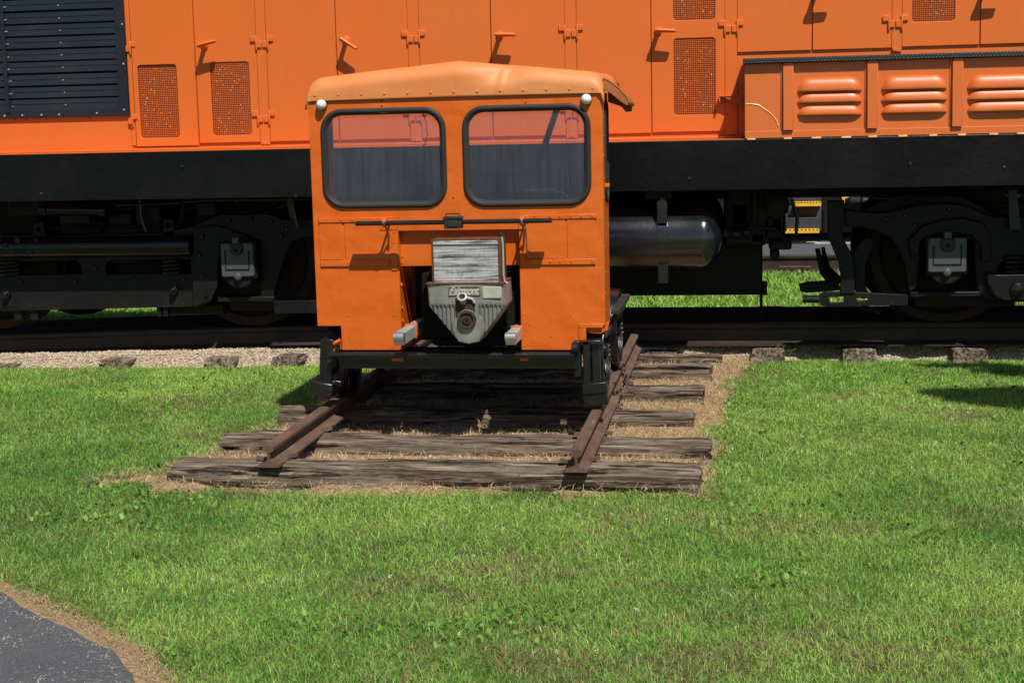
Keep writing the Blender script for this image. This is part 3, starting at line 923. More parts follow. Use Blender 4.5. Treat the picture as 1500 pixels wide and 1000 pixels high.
# weld scar on the box and the bracket beside it
wp = [xz(a, c, YS) for a, c in ((1092, 153), (1101, 152.5), (1111, 154), (1118, 159), (1126, 164), (1133, 171), (1138, 178), (1140.5, 185))]
B().tube([(x, YS + 0.0095, z) for x, z in wp], 0.0045, 6).build('weld_bead', M['weld'], loco)
g0 = xz(1053, 141, YH); g1 = xz(1090, 141, YH); g2 = xz(1090, 157.5, YH)
B().box(g0[0], bxl - 0.013, YH - 0.075, YH, g0[1] - 0.006, g0[1] + 0.002).plate([(g0[0] + 0.03, g0[1] - 0.007), (bxl - 0.013, g0[1] - 0.007), (bxl - 0.013, g2[1])], [], YH - 0.070, YH - 0.062).plate([(g0[0], g0[1] - 0.04), (g0[0] + 0.01, g0[1] - 0.04), (g0[0] + 0.01, g0[1] - 0.007), (g0[0], g0[1] - 0.007)], [], YH - 0.075, YH - 0.002).build('step_bracket', M['rustflap'], loco, 0.002)

# ---- running gear
YJ = 10.63       # journal lid faces
YT = 10.76       # truck side frames
RWHEEL = 0.515


def wheel_mesh():
    b = B()
    R_ = RWHEEL
    pr = [(0.085, -0.035), (0.10, -0.035), (0.125, -0.010), (0.20, 0.012), (0.36, 0.030), (0.425, 0.020), (0.440, -0.005), (0.448, -0.012), (R_ - 0.012, -0.012), (R_ - 0.004, -0.004), (R_, 0.02), (R_ + 0.004, 0.085), (R_ + 0.028, 0.100), (R_ + 0.026, 0.124), (R_ - 0.01, 0.128), (0.44, 0.128), (0.42, 0.10), (0.12, 0.08), (0.085, 0.12)]
    b.lathe(pr, (0, 0, 0), 'Y', 56)
    return b.mesh('wheel', M['wheel'])


wm_ = wheel_mesh()
ax_px = [(375, 479), (1380, 474.5)]
axles = [float(at(a, c, Y=YR)[0]) for a, c in ax_px]
axles = [axles[0] - 2.05, axles[0], axles[1], axles[1] + 2.05]
flipm = Matrix.Rotation(math.pi, 4, 'Z')
for x in axles:
    inst('wheel', wm_, loco, T(x, YR - 0.045, ZR + RWHEEL - 0.004 + float(sag(x)) * 0.3))
    inst('wheel', wm_, loco, T(x, YR + 1.55, ZR + RWHEEL - 0.079) @ flipm)
    B().tube([(x, YJ + 0.12, ZR + RWHEEL), (x, YR + 1.9, ZR + RWHEEL)], 0.075, 16).build('axle', M['wheel'], loco)
for x, s in ((axles[1] - 0.62, -1), (axles[0] + 0.62, 1), (axles[2] + 0.62, 1), (axles[3] - 0.62, -1)):
    B().box(x - 0.42, x + 0.42, YR + 0.28, YR + 1.25, ZR + 0.18, ZR + 0.80).tube([(x - s * 0.1, YR + 0.2, ZR + 0.5), (x - s * 0.1, YR + 1.3, ZR + 0.5)], 0.33, 20).build('traction_motor', M['gear'], loco, 0.02)
for x in ((axles[0] + axles[1]) / 2, (axles[2] + axles[3]) / 2):
    B().box(x - 0.22, x + 0.22, YT + 0.16, YR + 1.8, 0.72, 1.05).build('bolster', M['gear'], loco, 0.03)

# left truck frame
dk = M['gear']
fr = [(-160, 340), (60, 346), (190, 343), (238, 341), (262, 336), (283, 332), (297, 326), (312, 318), (330, 314.5), (356, 316), (384, 313), (402, 317), (414, 322), (432, 323), (462, 322), (520, 316), (520, 348), (462, 345), (446, 347), (428, 353), (418, 372), (410, 398), (402, 424), (400, 436),
      (383, 437), (383, 350), (320, 349), (317, 400), (316, 420), (311, 436), (300, 446), (286, 449), (120, 453.5), (0, 455.5), (-160, 458)]
sl1 = [(-160, 384), (52, 384), (60, 392), (61, 402.5), (-160, 405)]
sl1 = [(-90, 385), (112, 381), (119, 388), (121, 402), (-90, 405.5)]
sl2 = [(160, 381), (280, 380), (280, 401), (154, 402.5), (155, 387)]
b = B().plate(pxs(fr, YT), [pxs(sl1, YT)[::-1], pxs(sl2, YT)[::-1]], YT, YT + 0.10)
b.build('truck_frame', dk, loco, 0.012)
# rounded equaliser beam along the top of the left truck
q0 = at(-120, 364, Y=YT - 0.05); q1 = at(283, 361, Y=YT - 0.05)
zc = (q0[2] + q1[2]) / 2
B().tube([(float(q0[0]), YT - 0.02, zc), (float(q1[0]) - 0.02, YT - 0.02, zc)], 0.078, 20).build('truck_beam', M['geargloss'], loco)
b = B()
for i in range(7):
    x, z = xz(-2 + i * 9, 352 + (i % 3) * 9, YT - 0.1); b.dome((x, YT - 0.085, z), 0.022 + 0.008 * (i % 2), (0.1, -1, 0.4), 8, 0.9)
b.build('casting_lumps', M['geargloss'], loco, kind='stuff')
# inner plate over the journal of the left truck
pl = pxs([(283, 334), (318, 330), (340, 338), (362, 345), (367, 354), (366, 362), (322, 354), (318, 420), (309, 440), (288, 449), (282, 449)], YT - 0.05)
B().plate(pl, [], YT - 0.05, YT - 0.012).build('pedestal_plate', dk, loco, 0.006)


def spring(px_, py_, r=0.085, turns=4, h=0.115):
    x, z = xz(px_, py_, YT + 0.05)
    pts = [(x + r * math.cos(2 * math.pi * u), YT + 0.05 + r * math.sin(2 * math.pi * u), z - h / 2 + h * u / turns) for u in np.linspace(0, turns, turns * 14)]
    B().tube(pts, 0.014, 8).build('coil_spring', M['geargloss'], loco)
    B().box(x - 0.12, x + 0.10, YT + 0.01, YT + 0.14, z - h / 2 - 0.035, z - h / 2 - 0.012).build('spring_seat', dk, loco, 0.004)


spring(16, 393); spring(255, 391); spring(1486, 387, 0.09, 4, 0.13)


def journal(px_l, px_r, py_t, py_b):
    x0, z1 = xz(px_l, py_t, YJ); x1, z0 = xz(px_r, py_b, YJ)
    w = x1 - x0; cx_ = (x0 + x1) / 2
    j = B().box(x0 - 0.012, x1 + 0.012, YJ + 0.03, YT + 0.25, z0 - 0.02, z1 + 0.01).tube([(cx_, YJ + 0.025, z0 + 0.03), (cx_, YT + 0.2, z0 + 0.03)], w * 0.47, 20).build('journal_box', dk, loco, 0.012)
    zl = z0
    lid = B().plate(rrect(x0, x1, zl, z1, 0.016, 3), [], YJ, YJ + 0.03)
    lid.build('journal_lid', M['journal'], j, 0.008)
    iw = 0.035
    path = [(x0 + iw, z1 - 0.05), (x0 + iw, zl + 0.055), (x1 - iw, zl + 0.055), (x1 - iw, z1 - 0.05)]
    B().tube([(x, YJ - 0.002, z) for x, z in path], 0.006, 6).build('lid_rib', dk, j)
    # spring latch at the top of the lid
    B().plate([(cx_ - 0.045, z1 - 0.005), (cx_ - 0.048, z1 - 0.06), (cx_ - 0.024, z1 - 0.09), (cx_ + 0.024, z1 - 0.09), (cx_ + 0.048, z1 - 0.06), (cx_ + 0.045, z1 - 0.005)], [], YJ - 0.022, YJ - 0.001).build('lid_latch', M['geargloss'], j, 0.006)
    B().box(cx_ - 0.026, cx_ + 0.026, YJ - 0.02, YJ + 0.03, z1 - 0.006, z1 + 0.045).build('lid_hinge', M['journal'], j, 0.008)
    B().lathe([(0.014, 0), (0.014, -0.012), (0.008, -0.016)], (cx_, YJ - 0.022, z1 - 0.05), 'Y', 6).build('latch_bolt', M['gear'], j)
    B().lathe([(0.030, 0.0), (0.024, -0.016), (0.012, -0.022)], (cx_, YJ + 0.004, zl + 0.002), 'Y', 12).build('lid_lip', M['journal'], j)


journal(322, 372.5, 356.5, 405.5)
journal(1360, 1415.5, 349, 399)
# tie straps under the journals
for (l, r_, y_) in ((320, 402, 438), (1333, 1436, 431)):
    x0, z = xz(l, y_, YT); x1 = xz(r_, y_, YT)[0]
    B().box(x0, x1, YT - 0.02, YT + 0.1, z - 0.018, z + 0.018).build('pedestal_strap', dk, loco, 0.006)
    B().box(x0 + 0.05, x1 + 0.25, YT + 0.12, YT + 0.16, z - 0.10, z - 0.025).build('brake_beam', M['wheel'], loco, 0.006)
x0, z1 = xz(402, 440, YT); x1, z0 = xz(520, 458, YT)
B().box(x0, x1, YT - 0.02, YT + 0.01, z0, z1).build('brake_rod', dk, loco, 0.004)
# bolts on the lower bar
for px_, py_ in ((11, 431), (256, 425)):
    x, z = xz(px_, py_, YT)
    B().lathe([(0.034, 0), (0.034, -0.03), (0.024, -0.036), (0.024, -0.055), (0.016, -0.062)], (x, YT, z), 'Y', 6).build('bolt_head', M['geargloss'], loco, 0.003)
# lugs on the beam, brake cylinder and odds and ends above the left truck
for px_, py_ in ((56, 336), (246, 331)):
    x, z = xz(px_, py_, YT)
    B().plate([(x - 0.05, z - 0.07), (x + 0.055, z - 0.07), (x + 0.04, z + 0.05), (x - 0.03, z + 0.05)], [[(x + 0.018 * math.cos(t), z + 0.018 * math.sin(t)) for t in np.linspace(0, -2 * math.pi, 9)[:-1]]], YT, YT + 0.05).build('lug', dk, loco, 0.004)
q0 = at(71, 307, Y=YT); q1 = at(148, 306, Y=YT)
B().tube([(float(q0[0]), YT, float(q0[2])), (float(q1[0]), YT, float(q1[2]) - 0.01)], 0.048, 16).lathe([(0.06, 0), (0.06, 0.05)], (float(q0[0]) - 0.05, YT, float(q0[2])), 'X', 14).lathe([(0.06, 0), (0.06, 0.05)], (float(q1[0]), YT, float(q1[2]) - 0.01), 'X', 14).build('brake_cylinder', M['geargloss'], loco)
B().box(float(q0[0]) + 0.09, float(q1[0]) - 0.09, YT - 0.02, YT + 0.05, float(q0[2]) - 0.11, float(q0[2]) - 0.03).build('cylinder_bracket', M['gear'], loco, 0.008)
for (l, t0, r_, b0) in ((156, 312, 193, 331), (10, 285, 66, 318), (150, 296, 192, 309), (286, 296, 318, 318), (196, 300, 236, 340), (88, 322, 150, 342)):
    x0, z1 = xz(l, t0, YT + 0.12); x1, z0 = xz(r_, b0, YT + 0.12)
    B().box(x0, x1, YT + 0.12, YT + 0.5, z0, z1).build('gear_casing', M['gear'], loco, 0.015)
# drop pipe at the left of the small car
B().tube([at(426, 290, Y=YT - .1), at(427, 303, Y=YT - .1), at(430, 316, Y=YT - .1), at(436, 334, Y=YT - .1)], [0.03, 0.03, 0.03, 0.018], 10).build('drain_pipe', M['geargloss'], loco)
for q, rr_, m_ in ((((152, 300), (240, 298), (300, 293), (452, 291)), 0.016, 'geargloss'), (((-40, 333), (60, 335), (130, 333), (236, 331), (262, 322)), 0.013, 'gear'), (((205, 292), (207, 318), (214, 340)), 0.014, 'geargloss'), (((270, 294), (268, 312), (262, 330), (250, 341)), 0.018, 'gear'), (((345, 292), (352, 304), (372, 309), (402, 306), (424, 297)), 0.012, 'geargloss')):
    B().tube([at(a_, c_, Y=YT + 0.06) for a_, c_ in q], rr_, 8).build('air_pipe', M[m_], loco)
for px_, py_ in ((300, 345), (296, 372), (300, 402), (306, 430), (335, 322), (368, 320), (398, 325), (140, 392), (30, 412), (110, 410), (200, 408), (270, 408), (412, 345), (420, 335), (1300, 320), (1326, 316), (1390, 306), (1436, 330), (1438, 352), (1340, 330)):
    x, z = xz(px_, py_, YT); B().lathe([(0.017, 0), (0.017, -0.012), (0.010, -0.018)], (x, YT - (0.052 if px_ < 320 and py_ > 340 and px_ > 280 else 0.001), z), 'Y', 6).build('bolt_head', M['geargloss'], loco)
for q, rr_ in ((((1246, 284), (1300, 291), (1330, 286), (1420, 281)), 0.012), (((1160, 292), (1168, 318), (1166, 345)), 0.012), (((1440, 292), (1462, 300), (1500, 298)), 0.014)):
    B().tube([at(a_, c_, Y=YT + 0.06) for a_, c_ in q], rr_, 8).build('air_pipe', M['geargloss'], loco)
# pair of hangers below the bar, seen against the grass
for px_ in (231, 240.5):
    x0, z1 = xz(px_, 449, YT + 0.05); x1, z0 = xz(px_ + 7.5, 463, YT + 0.05)
    B().box(x0, x1, YT + 0.02, YT + 0.08, z0, z1 + 0.03).build('brake_hanger', dk, loco, 0.004)
x0, z1 = xz(250, 449, YT + 0.2); x1, z0 = xz(330, 459, YT + 0.2)
B().box(x0, x1, YT + 0.16, YT + 0.24, z0, z1 + 0.02).build('brake_rod', M['wheel'], loco, 0.006)
for (l, r_) in ((22, 34), (46, 58)):
    x0, z1 = xz(l, 454, YT + 0.05); x1, z0 = xz(r_, 468, YT + 0.05)
    B().box(x0, x1, YT + 0.02, YT + 0.08, z0, z1 + 0.02).build('brake_hanger', dk, loco, 0.004)

# right truck frame
fr = [(1237, 306), (1276, 310.5), (1300, 310), (1321, 305.5), (1340, 300), (1366, 298), (1388, 297), (1410, 299), (1424, 303), (1440, 311), (1456, 317), (1640, 312), (1640, 382), (1470, 384), (1462, 390), (1462, 402), (1640, 400), (1640, 438), (1470, 441), (1450, 441), (1440, 436), (1431, 424), (1428, 400), (1426, 352), (1350, 350), (1346, 400), (1345, 420), (1332, 430),
      (1329, 414), (1325, 388), (1316, 364), (1304, 349), (1290, 341), (1272, 336), (1237, 331)]
B().plate(pxs(fr, YT), [], YT, YT + 0.10).build('truck_frame', dk, loco, 0.012)
arch = pxs([(1330, 352), (1352, 330), (1380, 322), (1410, 318), (1440, 326), (1452, 345), (1452, 384), (1438, 384), (1436, 360), (1424, 346), (1400, 342), (1372, 343), (1350, 352), (1346, 372), (1336, 380)], YT - 0.045)
B().plate(arch, [], YT - 0.045, YT - 0.012).build('pedestal_plate', dk, loco, 0.01)
B().plate(pxs([(1462, 400), (1640, 396), (1640, 441), (1470, 443), (1456, 436), (1446, 418), (1444, 398)], YT - 0.05), [], YT - 0.05, YT - 0.012).build('lower_bar', dk, loco, 0.02)
x, z = xz(1490, 424, YT - 0.05)
B().lathe([(0.05, 0), (0.045, -0.02), (0.02, -0.032)], (x, YT - 0.05, z), 'Y', 12).build('bolt_head', M['geargloss'], loco)
# brake lever and hangers at the left end of the right truck
lv = [(1212, 294), (1237, 293), (1237, 306), (1233, 330), (1234, 345), (1242, 362), (1249, 373), (1252, 395), (1252, 430), (1231, 431), (1231, 400), (1228, 383), (1219, 362), (1212, 345), (1213, 325)]
B().plate(pxs(lv, YT - 0.03), [], YT - 0.03, YT + 0.02).build('brake_lever', dk, loco, 0.006)
B().plate(pxs([(1240, 375), (1249, 374), (1262, 352), (1276, 347), (1280, 360), (1268, 390), (1268, 420), (1276, 436), (1262, 438), (1252, 425), (1251, 395)], YT + 0.06), [], YT + 0.06, YT + 0.14).build('brake_shoe', dk, loco, 0.008)
B().tube([at(1176, 438, Y=YT), at(1200, 438, Y=YT)], 0.028, 10).build('brake_rod', dk, loco)
B().plate(pxs([(1198, 434), (1207, 428), (1250, 428), (1330, 432), (1330, 447), (1215, 449), (1203, 448)], YT - 0.02), [pxs([(1214, 435), (1236, 434), (1236, 443), (1216, 443)], YT)[::-1], pxs([(1254, 436), (1268, 435), (1272, 440), (1256, 441)], YT)[::-1]], YT - 0.02, YT + 0.03).build('brake_clevis', dk, loco, 0.005)
B().plate(pxs([(1170, 416), (1182, 413), (1226, 410), (1232, 424), (1182, 428), (1172, 426)], YT + 0.3), [], YT + 0.25, YT + 0.34).build('brake_beam', dk, loco, 0.01)
B().tube([at(1197, 364, Y=YT + .3), at(1206, 398, Y=YT + .3), at(1226, 418, Y=YT + .3)], [0.016, 0.028, 0.04], 8).build('brake_hanger', dk, loco)
B().tube([at(1205, 362, Y=YT + .34), at(1212, 392, Y=YT + .34), at(1230, 412, Y=YT + .34)], [0.014, 0.02, 0.03], 8).build('brake_hanger', dk, loco)
B().tube([at(1262, 449, Y=YT + .1), at(1290, 457, Y=YT + .1)], 0.016, 8).build('brake_pin', dk, loco)
# pale strut and odds above the right truck
x0, z1 = xz(1477, 277, YT - .1); x1, z0 = xz(1496, 337, YT - .1)
B().plate([(x0, z1), (x0 + 0.055, z1), (x1, z0), (x1 - 0.075, z0)], [], YT - 0.1, YT - 0.085).build('strut', M['bggrey'], loco, 0.003)
for (l, t0, r_, b0) in ((1226, 276, 1300, 297), (1308, 280, 1336, 300), (1410, 282, 1440, 310), (1440, 285, 1475, 315)):
    x0, z1 = xz(l, t0, YT + 0.3); x1, z0 = xz(r_, b0, YT + 0.3)
    if l in (1308, 1410, 1440):
        B().box(x0, x1, YT + 0.3, YT + 0.6, z0, z1 + 0.05).build('gear_casing', M['gear'], loco, 0.015)
# black mass over the right truck, below the sill
B().plate(pxs([(1262, 304), (1290, 290), (1330, 281), (1372, 279), (1412, 286), (1440, 300), (1452, 312), (1452, 330), (1262, 330)], YT + 0.2), [], YT + 0.14, YT + 0.5).build('wheel_guard', M['gear'], loco, 0.02)

# fuel tank and air reservoirs
fx0_ = -2.35; fx1_, fz0_ = xz(1117, 432, 11.43)
B().box(fx0_, fx1_, 11.43, 12.9, fz0_, xz(1117, 352, 11.43)[1]).build('fuel_tank', M['gear'], loco, 0.012)
x, z = xz(1119, 423, 11.43)
B().box(x - 0.02, x + 0.025, 11.45, 11.53, z - 0.05, z + 0.05).tube([(x - 0.02, 11.47, z - 0.03), (x - 0.02, 11.47, 0.1)], 0.012, 8).build('tank_drain', dk, loco, 0.004)


def reservoir(px_r, py_c, rpx, Y, name, mat, strap):
    x1, z = xz(px_r, py_c, Y); r = rpx / FPX * Y * 1.0
    xl = -2.2
    pr = [(0.02, x1)] + [(r * math.sin(t), x1 - 0.13 + 0.13 * math.cos(t)) for t in np.linspace(0.25, math.pi / 2, 9)] + [(r, x1 - 0.135), (r + 0.004, x1 - 0.136), (r + 0.004, x1 - 0.17), (r, x1 - 0.171), (r, xl)]
    rs = B().lathe(pr, (0, Y + r, z), 'X', 40).build(name, mat, loco)
    if strap:
        xs = xz(970, 340, Y)[0]
        B().lathe([(r + 0.002, xs - 0.034), (r + 0.010, xs - 0.033), (r + 0.010, xs + 0.033), (r + 0.002, xs + 0.034)], (0, Y + r, z), 'X', 40, cap=False).build('tank_strap', mat, rs)
        B().plate([(xs - 0.034, z + r * 0.55), (xs + 0.034, z + r * 0.55), (xs + 0.034, z + r + 0.05), (xs, z + r + 0.085), (xs - 0.034, z + r + 0.05)], [], Y + 0.0, Y + 0.012).build('strap_end', mat, rs, 0.003)
        B().box(xs - 0.034, xs + 0.034, Y + 0.06, Y + 0.09, z - r - 0.09, z - r * 0.7).build('strap_end', mat, rs, 0.003)
        B().box(xs - 0.12, xs + 0.06, Y + 0.1, Y + 0.3, z + r + 0.06, SILL0).build('tank_bracket', M['gear'], loco, 0.006)
    return x1, z, r


reservoir(1057, 351, 45, 10.345, 'air_reservoir', M['tankpaint'], True)
reservoir(1062, 338, 52, 10.905, 'air_reservoir', M['gear'], False)
# pipework right of the reservoir
Yp = 10.9
pp = lambda *q: [at(a, c, Y=Yp) for a, c in q]
B().tube(pp((1060, 341), (1078, 340), (1092, 338), (1102, 330), (1105, 318), (1105, 274)), 0.024, 10).build('air_pipe', M['gear'], loco)
B().tube(pp((1060, 341), (1066, 341)), 0.04, 10).tube(pp((1076, 340), (1084, 340)), 0.042, 8).tube(pp((1090, 339), (1097, 337)), 0.042, 8).build('pipe_union', M['geargloss'], loco)
for q, rr_ in ((((1068, 276), (1067, 335)), 0.012), (((1105, 332), (1135, 335), (1150, 350), (1156, 362)), 0.014), (((1122, 275), (1124, 288), (1116, 296)), 0.016), (((1155, 270), (1168, 282), (1190, 287), (1210, 281), (1222, 272)), 0.006)):
    B().tube(pp(*q), rr_, 8).build('hose', M['gear'], loco)
for (l, t0, r_, b0) in ((1070, 296, 1098, 332), (1124, 284, 1150, 316), (1117, 318, 1148, 350), (1126, 352, 1160, 366), (1128, 366, 1142, 380), (1098, 340, 1122, 360), (1060, 272, 1129, 358), (1124, 272, 1153, 300), (1128, 300, 1151, 344)):
    x0, z1 = xz(l, t0, Yp + 0.1); x1, z0 = xz(r_, b0, Yp + 0.1)
    B().box(x0, x1, Yp + 0.1, Yp + 0.3, z0, z1).build('air_equipment', M['gear'], loco, 0.02)
x, z = xz(1138, 302, Yp)
B().lathe([(0.02, 0), (0.085, 0.02), (0.09, 0.12), (0.03, 0.16)], (x, Yp, z), 'Y', 20).build('air_valve', M['gear'], loco)

# ------------------------------------------------------------------ the small motor car
car = thing('railway_motor_car', (-1.52, 8.6, RZ), 'small boxy orange railway motor car with two front windows and a silver radiator', 'rail car')
cx2 = lambda px_, py_: xz(px_, py_, YF)
XA, XB = -2.299, -0.727          # sides
Zb, Zt = 0.500, 1.848            # bottom of the panels, roof seam
O = M['car']
wl_ = (cx2(474, 230)[0], cx2(651.5, 230)[0], cx2(560, 302)[1], cx2(560, 161)[1])
wr_ = (cx2(681, 230)[0], cx2(863, 230)[0], cx2(770, 299.5)[1], cx2(770, 156)[1])
ox0, ox1, oz = cx2(585, 391)[0], cx2(761, 391)[0], cx2(670, 337)[1]
nz_ = 0.632; nl = cx2(500, 495)[0]; nr = cx2(849, 495)[0]
outer = [(nl, Zb), (ox0, Zb), (ox0, oz), (ox1, oz), (ox1, Zb), (nr, Zb), (nr, nz_), (XB, nz_), (XB, Zt), (XA, Zt), (XA, nz_), (nl, nz_)]
front = B().plate(outer, [rrect(*wl_, 0.105, 8)[::-1], rrect(*wr_, 0.105, 8)[::-1]], YF, YF + 0.012).build('front_panel', O, car, 0.003)
# recessed middle panel above the engine opening
pz = cx2(670, 390.5)[1]
B().box(ox0 - 0.02, ox1 + 0.02, YF + 0.052, YF + 0.058, pz, oz + 0.03).box(ox0 - 0.012, ox0 - 0.001, YF + 0.0125, YF + 0.052, pz + 0.0005, oz).box(ox1 + 0.001, ox1 + 0.012, YF + 0.0125, YF + 0.052, pz + 0.0005, oz).build('nose_panel', O, car, 0.002)
# cheeks of the opening
B().box(ox0 - 0.014, ox0 - 0.002, YF + 0.0125, YF + 0.30, Zb, pz).build('engine_bay_cheek', O, car, 0.002)
B().box(ox1 + 0.002, ox1 + 0.014, YF + 0.0125, YF + 0.30, Zb, pz).build('engine_bay_cheek', O, car, 0.002)
# side walls (short), the rest of the side is open
for x, s in ((XA, 1), (XB - 0.012, 1)):
    sp = [(YF + 0.0125, nz_), (YF + 0.30, nz_), (YF + 0.30, Zt), (YF + 0.0125, Zt)]
    hole = rrect(YF + 0.10, YF + 0.24, 1.28, 1.80, 0.06, 5)[::-1] if x > -1 else None
    b2 = B().plate(sp, [hole] if hole else [], 0, 0.012)
    for v in b2.b.verts: v.co = Vector((x + v.co.y, v.co.x, v.co.z))
    b2.build('side_wall', O if x > -1 else M['carin'], car, 0.002)
B().box(XA + 0.0125, XA + 0.05, YF + 0.02, YF + 0.30, nz_, Zt - 0.02).build('inner_post', M['carin'], car, 0.003)
B().box(XA, XA + 0.012, YF + 0.02, YF + 0.302, nz_ + 0.002, Zt).build('side_skin', O, car)
B().tube([(XB + 0.002, y, z) for y, z in rrect(YF + 0.10, YF + 0.24, 1.28, 1.80, 0.06, 5)], 0.010, 8, closed=True).build('side_gasket', M['rubber'], car)
B().box(XB + 0.001, XB + 0.028, YF + 0.05, YF + 0.062, cx2(890, 272)[1] - 0.01, cx2(890, 272)[1] + 0.01).build('door_latch', O, car, 0.002)

# lap strips and door panels either side of the nose
def strip(pts, name='trim_strip', d=0.010, parent=front, mat=O):
    (x0, z0), (x1, z1) = cx2(*pts[0]), cx2(*pts[1])
    return B().box(min(x0, x1), max(x0, x1), YF - d, YF - 0.0004, min(z0, z1), max(z0, z1)).build(name, mat, parent, 0.0025)


for q in (((467, 319.5), (576, 325)), ((470, 381.5), (571, 389.5)), ((769, 314.5), (874, 320)), ((771, 379.5), (873, 387))):
    strip(q)
for q in (((467.5, 326), (503, 380.5)), ((504.4, 326), (581.5, 380.5)), ((770, 321), (829, 378.5)), ((830.5, 321), (871.5, 378.5))):
    strip(q, 'access_panel', 0.0045)
strip(((556, 326), (582, 337)), 'corner_gusset', 0.008); strip(((760, 322), (773, 336)), 'corner_gusset', 0.008)
strip(((572, 338), (583, 396)), 'corner_gusset', 0.006)
# orange tabs at the cut-out corners and under the panels
strip(((848, 474), (884, 480)), 'notch_flange', 0.006); strip(((848, 480.4), (859, 499)), 'notch_flange', 0.006)
B().plate([cx2(859, 480.5), cx2(884, 480.5), cx2(884, 476), cx2(893, 468), cx2(890, 483), cx2(880, 489), cx2(862, 488)], [], YF + 0.014, YF + 0.02).build('torn_edge', O, car)
for q in ((573.5, 591), (761.5, 774)):
    x0, z1 = xz(q[0], 520, 7.915); x1, z0 = xz(q[1], 528, 7.915)
    B().box(x0, x1, 7.914, 7.922, z0 - 0.002, z1).lathe([(0.006, 0), (0.006, -0.01)], ((x0 + x1) / 2, 7.914, (z0 + z1) / 2), 'Y', 6).build('mounting_tab', O, car)
# rivets and dimples
rv = B()
def rivet(px_, py_, r=0.0065, y=YF): x, z = xz(px_, py_, y); rv.dome((x, y, z), r, (0, -1, 0), 8, 0.7)
for px_ in (500, 516, 533, 548, 566): rivet(px_, 322.5, 0.0065, YF - 0.010)
for px_ in (475, 510, 524, 540, 556): rivet(px_, 385.5, 0.0065, YF - 0.010)
for px_ in (783, 805, 820, 836, 851, 868): rivet(px_, 317, 0.0065, YF - 0.010)
for px_ in (776, 806, 820, 837, 868): rivet(px_, 383, 0.0065, YF - 0.010)
for px_, py_ in ((511, 462.5), (578, 462), (512, 494), (521, 508), (577, 508), (767, 460), (836, 461), (767, 491), (807, 492), (767, 507), (806, 508), (839, 493), (776, 475)): rivet(px_, py_, 0.0055)
for py_ in (355, 372, 340): rivet(577.5, py_, 0.006, YF - 0.006); rivet(771, py_ + 2, 0.006, YF)
for py_ in (172, 200, 228, 262, 290, 330, 362, 400, 430, 455):
    rv.dome((XB + 0.0005, YF + 0.03, xz(886, py_, YF)[1]), 0.006, (1, 0, 0), 8, 0.8)
for py_ in (418, 452, 471): rv.dome((ox0 - 0.0015, YF + 0.04, xz(590, py_, YF)[1]), 0.011, (1, -0.4, 0), 8, 0.8); rv.dome((ox1 + 0.0015, YF + 0.02, xz(760, py_, YF)[1]), 0.011, (-1, -0.4, 0), 8, 0.8)
for py_ in (350, 377, 386): rv.dome((ox0 + 0.004, YF + 0.051, xz(585, py_, YF)[1]), 0.007, (0.2, -1, 0), 8, 0.8)
rv.build('rivets', O, front, kind='stuff')
hl = B()
for px_, py_ in ((559, 148.5), (559, 155.5), (769.5, 143), (769.5, 150.5), (664, 290)):
    x, z = cx2(px_, py_); hl.lathe([(0.0045, -0.0008), (0.0045, -0.0004)], (x, YF, z), 'Y', 8)
hl.build('bolt_hole', M['dark'], front, kind='stuff')

# windshields in rubber
for (x0, x1, z0, z1) in (wl_, wr_):
    g = B()
    pth = rrect(x0 + 0.004, x1 - 0.004, z0 + 0.004, z1 - 0.004, 0.102, 10)
    g.tube([(x, YF - 0.003, z) for x, z in pth], 0.0145, 10, closed=True)
    pth = rrect(x0 + 0.016, x1 - 0.016, z0 + 0.016, z1 - 0.016, 0.092, 10)
    g.tube([(x, YF + 0.001, z) for x, z in pth], 0.009, 8, closed=True)
    ga = g.build('window_gasket', M['rubber'], car)
    B().plate(rrect(x0 + 0.012, x1 - 0.012, z0 + 0.012, z1 - 0.012, 0.095, 8), [], YF + 0.004, YF + 0.0075).build('windshield', M['glass'], ga, smooth=False)
x, z = cx2(563, 162)
B().box(x - 0.028, x + 0.028, YF - 0.014, YF - 0.002, z - 0.016, z).build('gasket_clip', M['rubber'], car, 0.004)

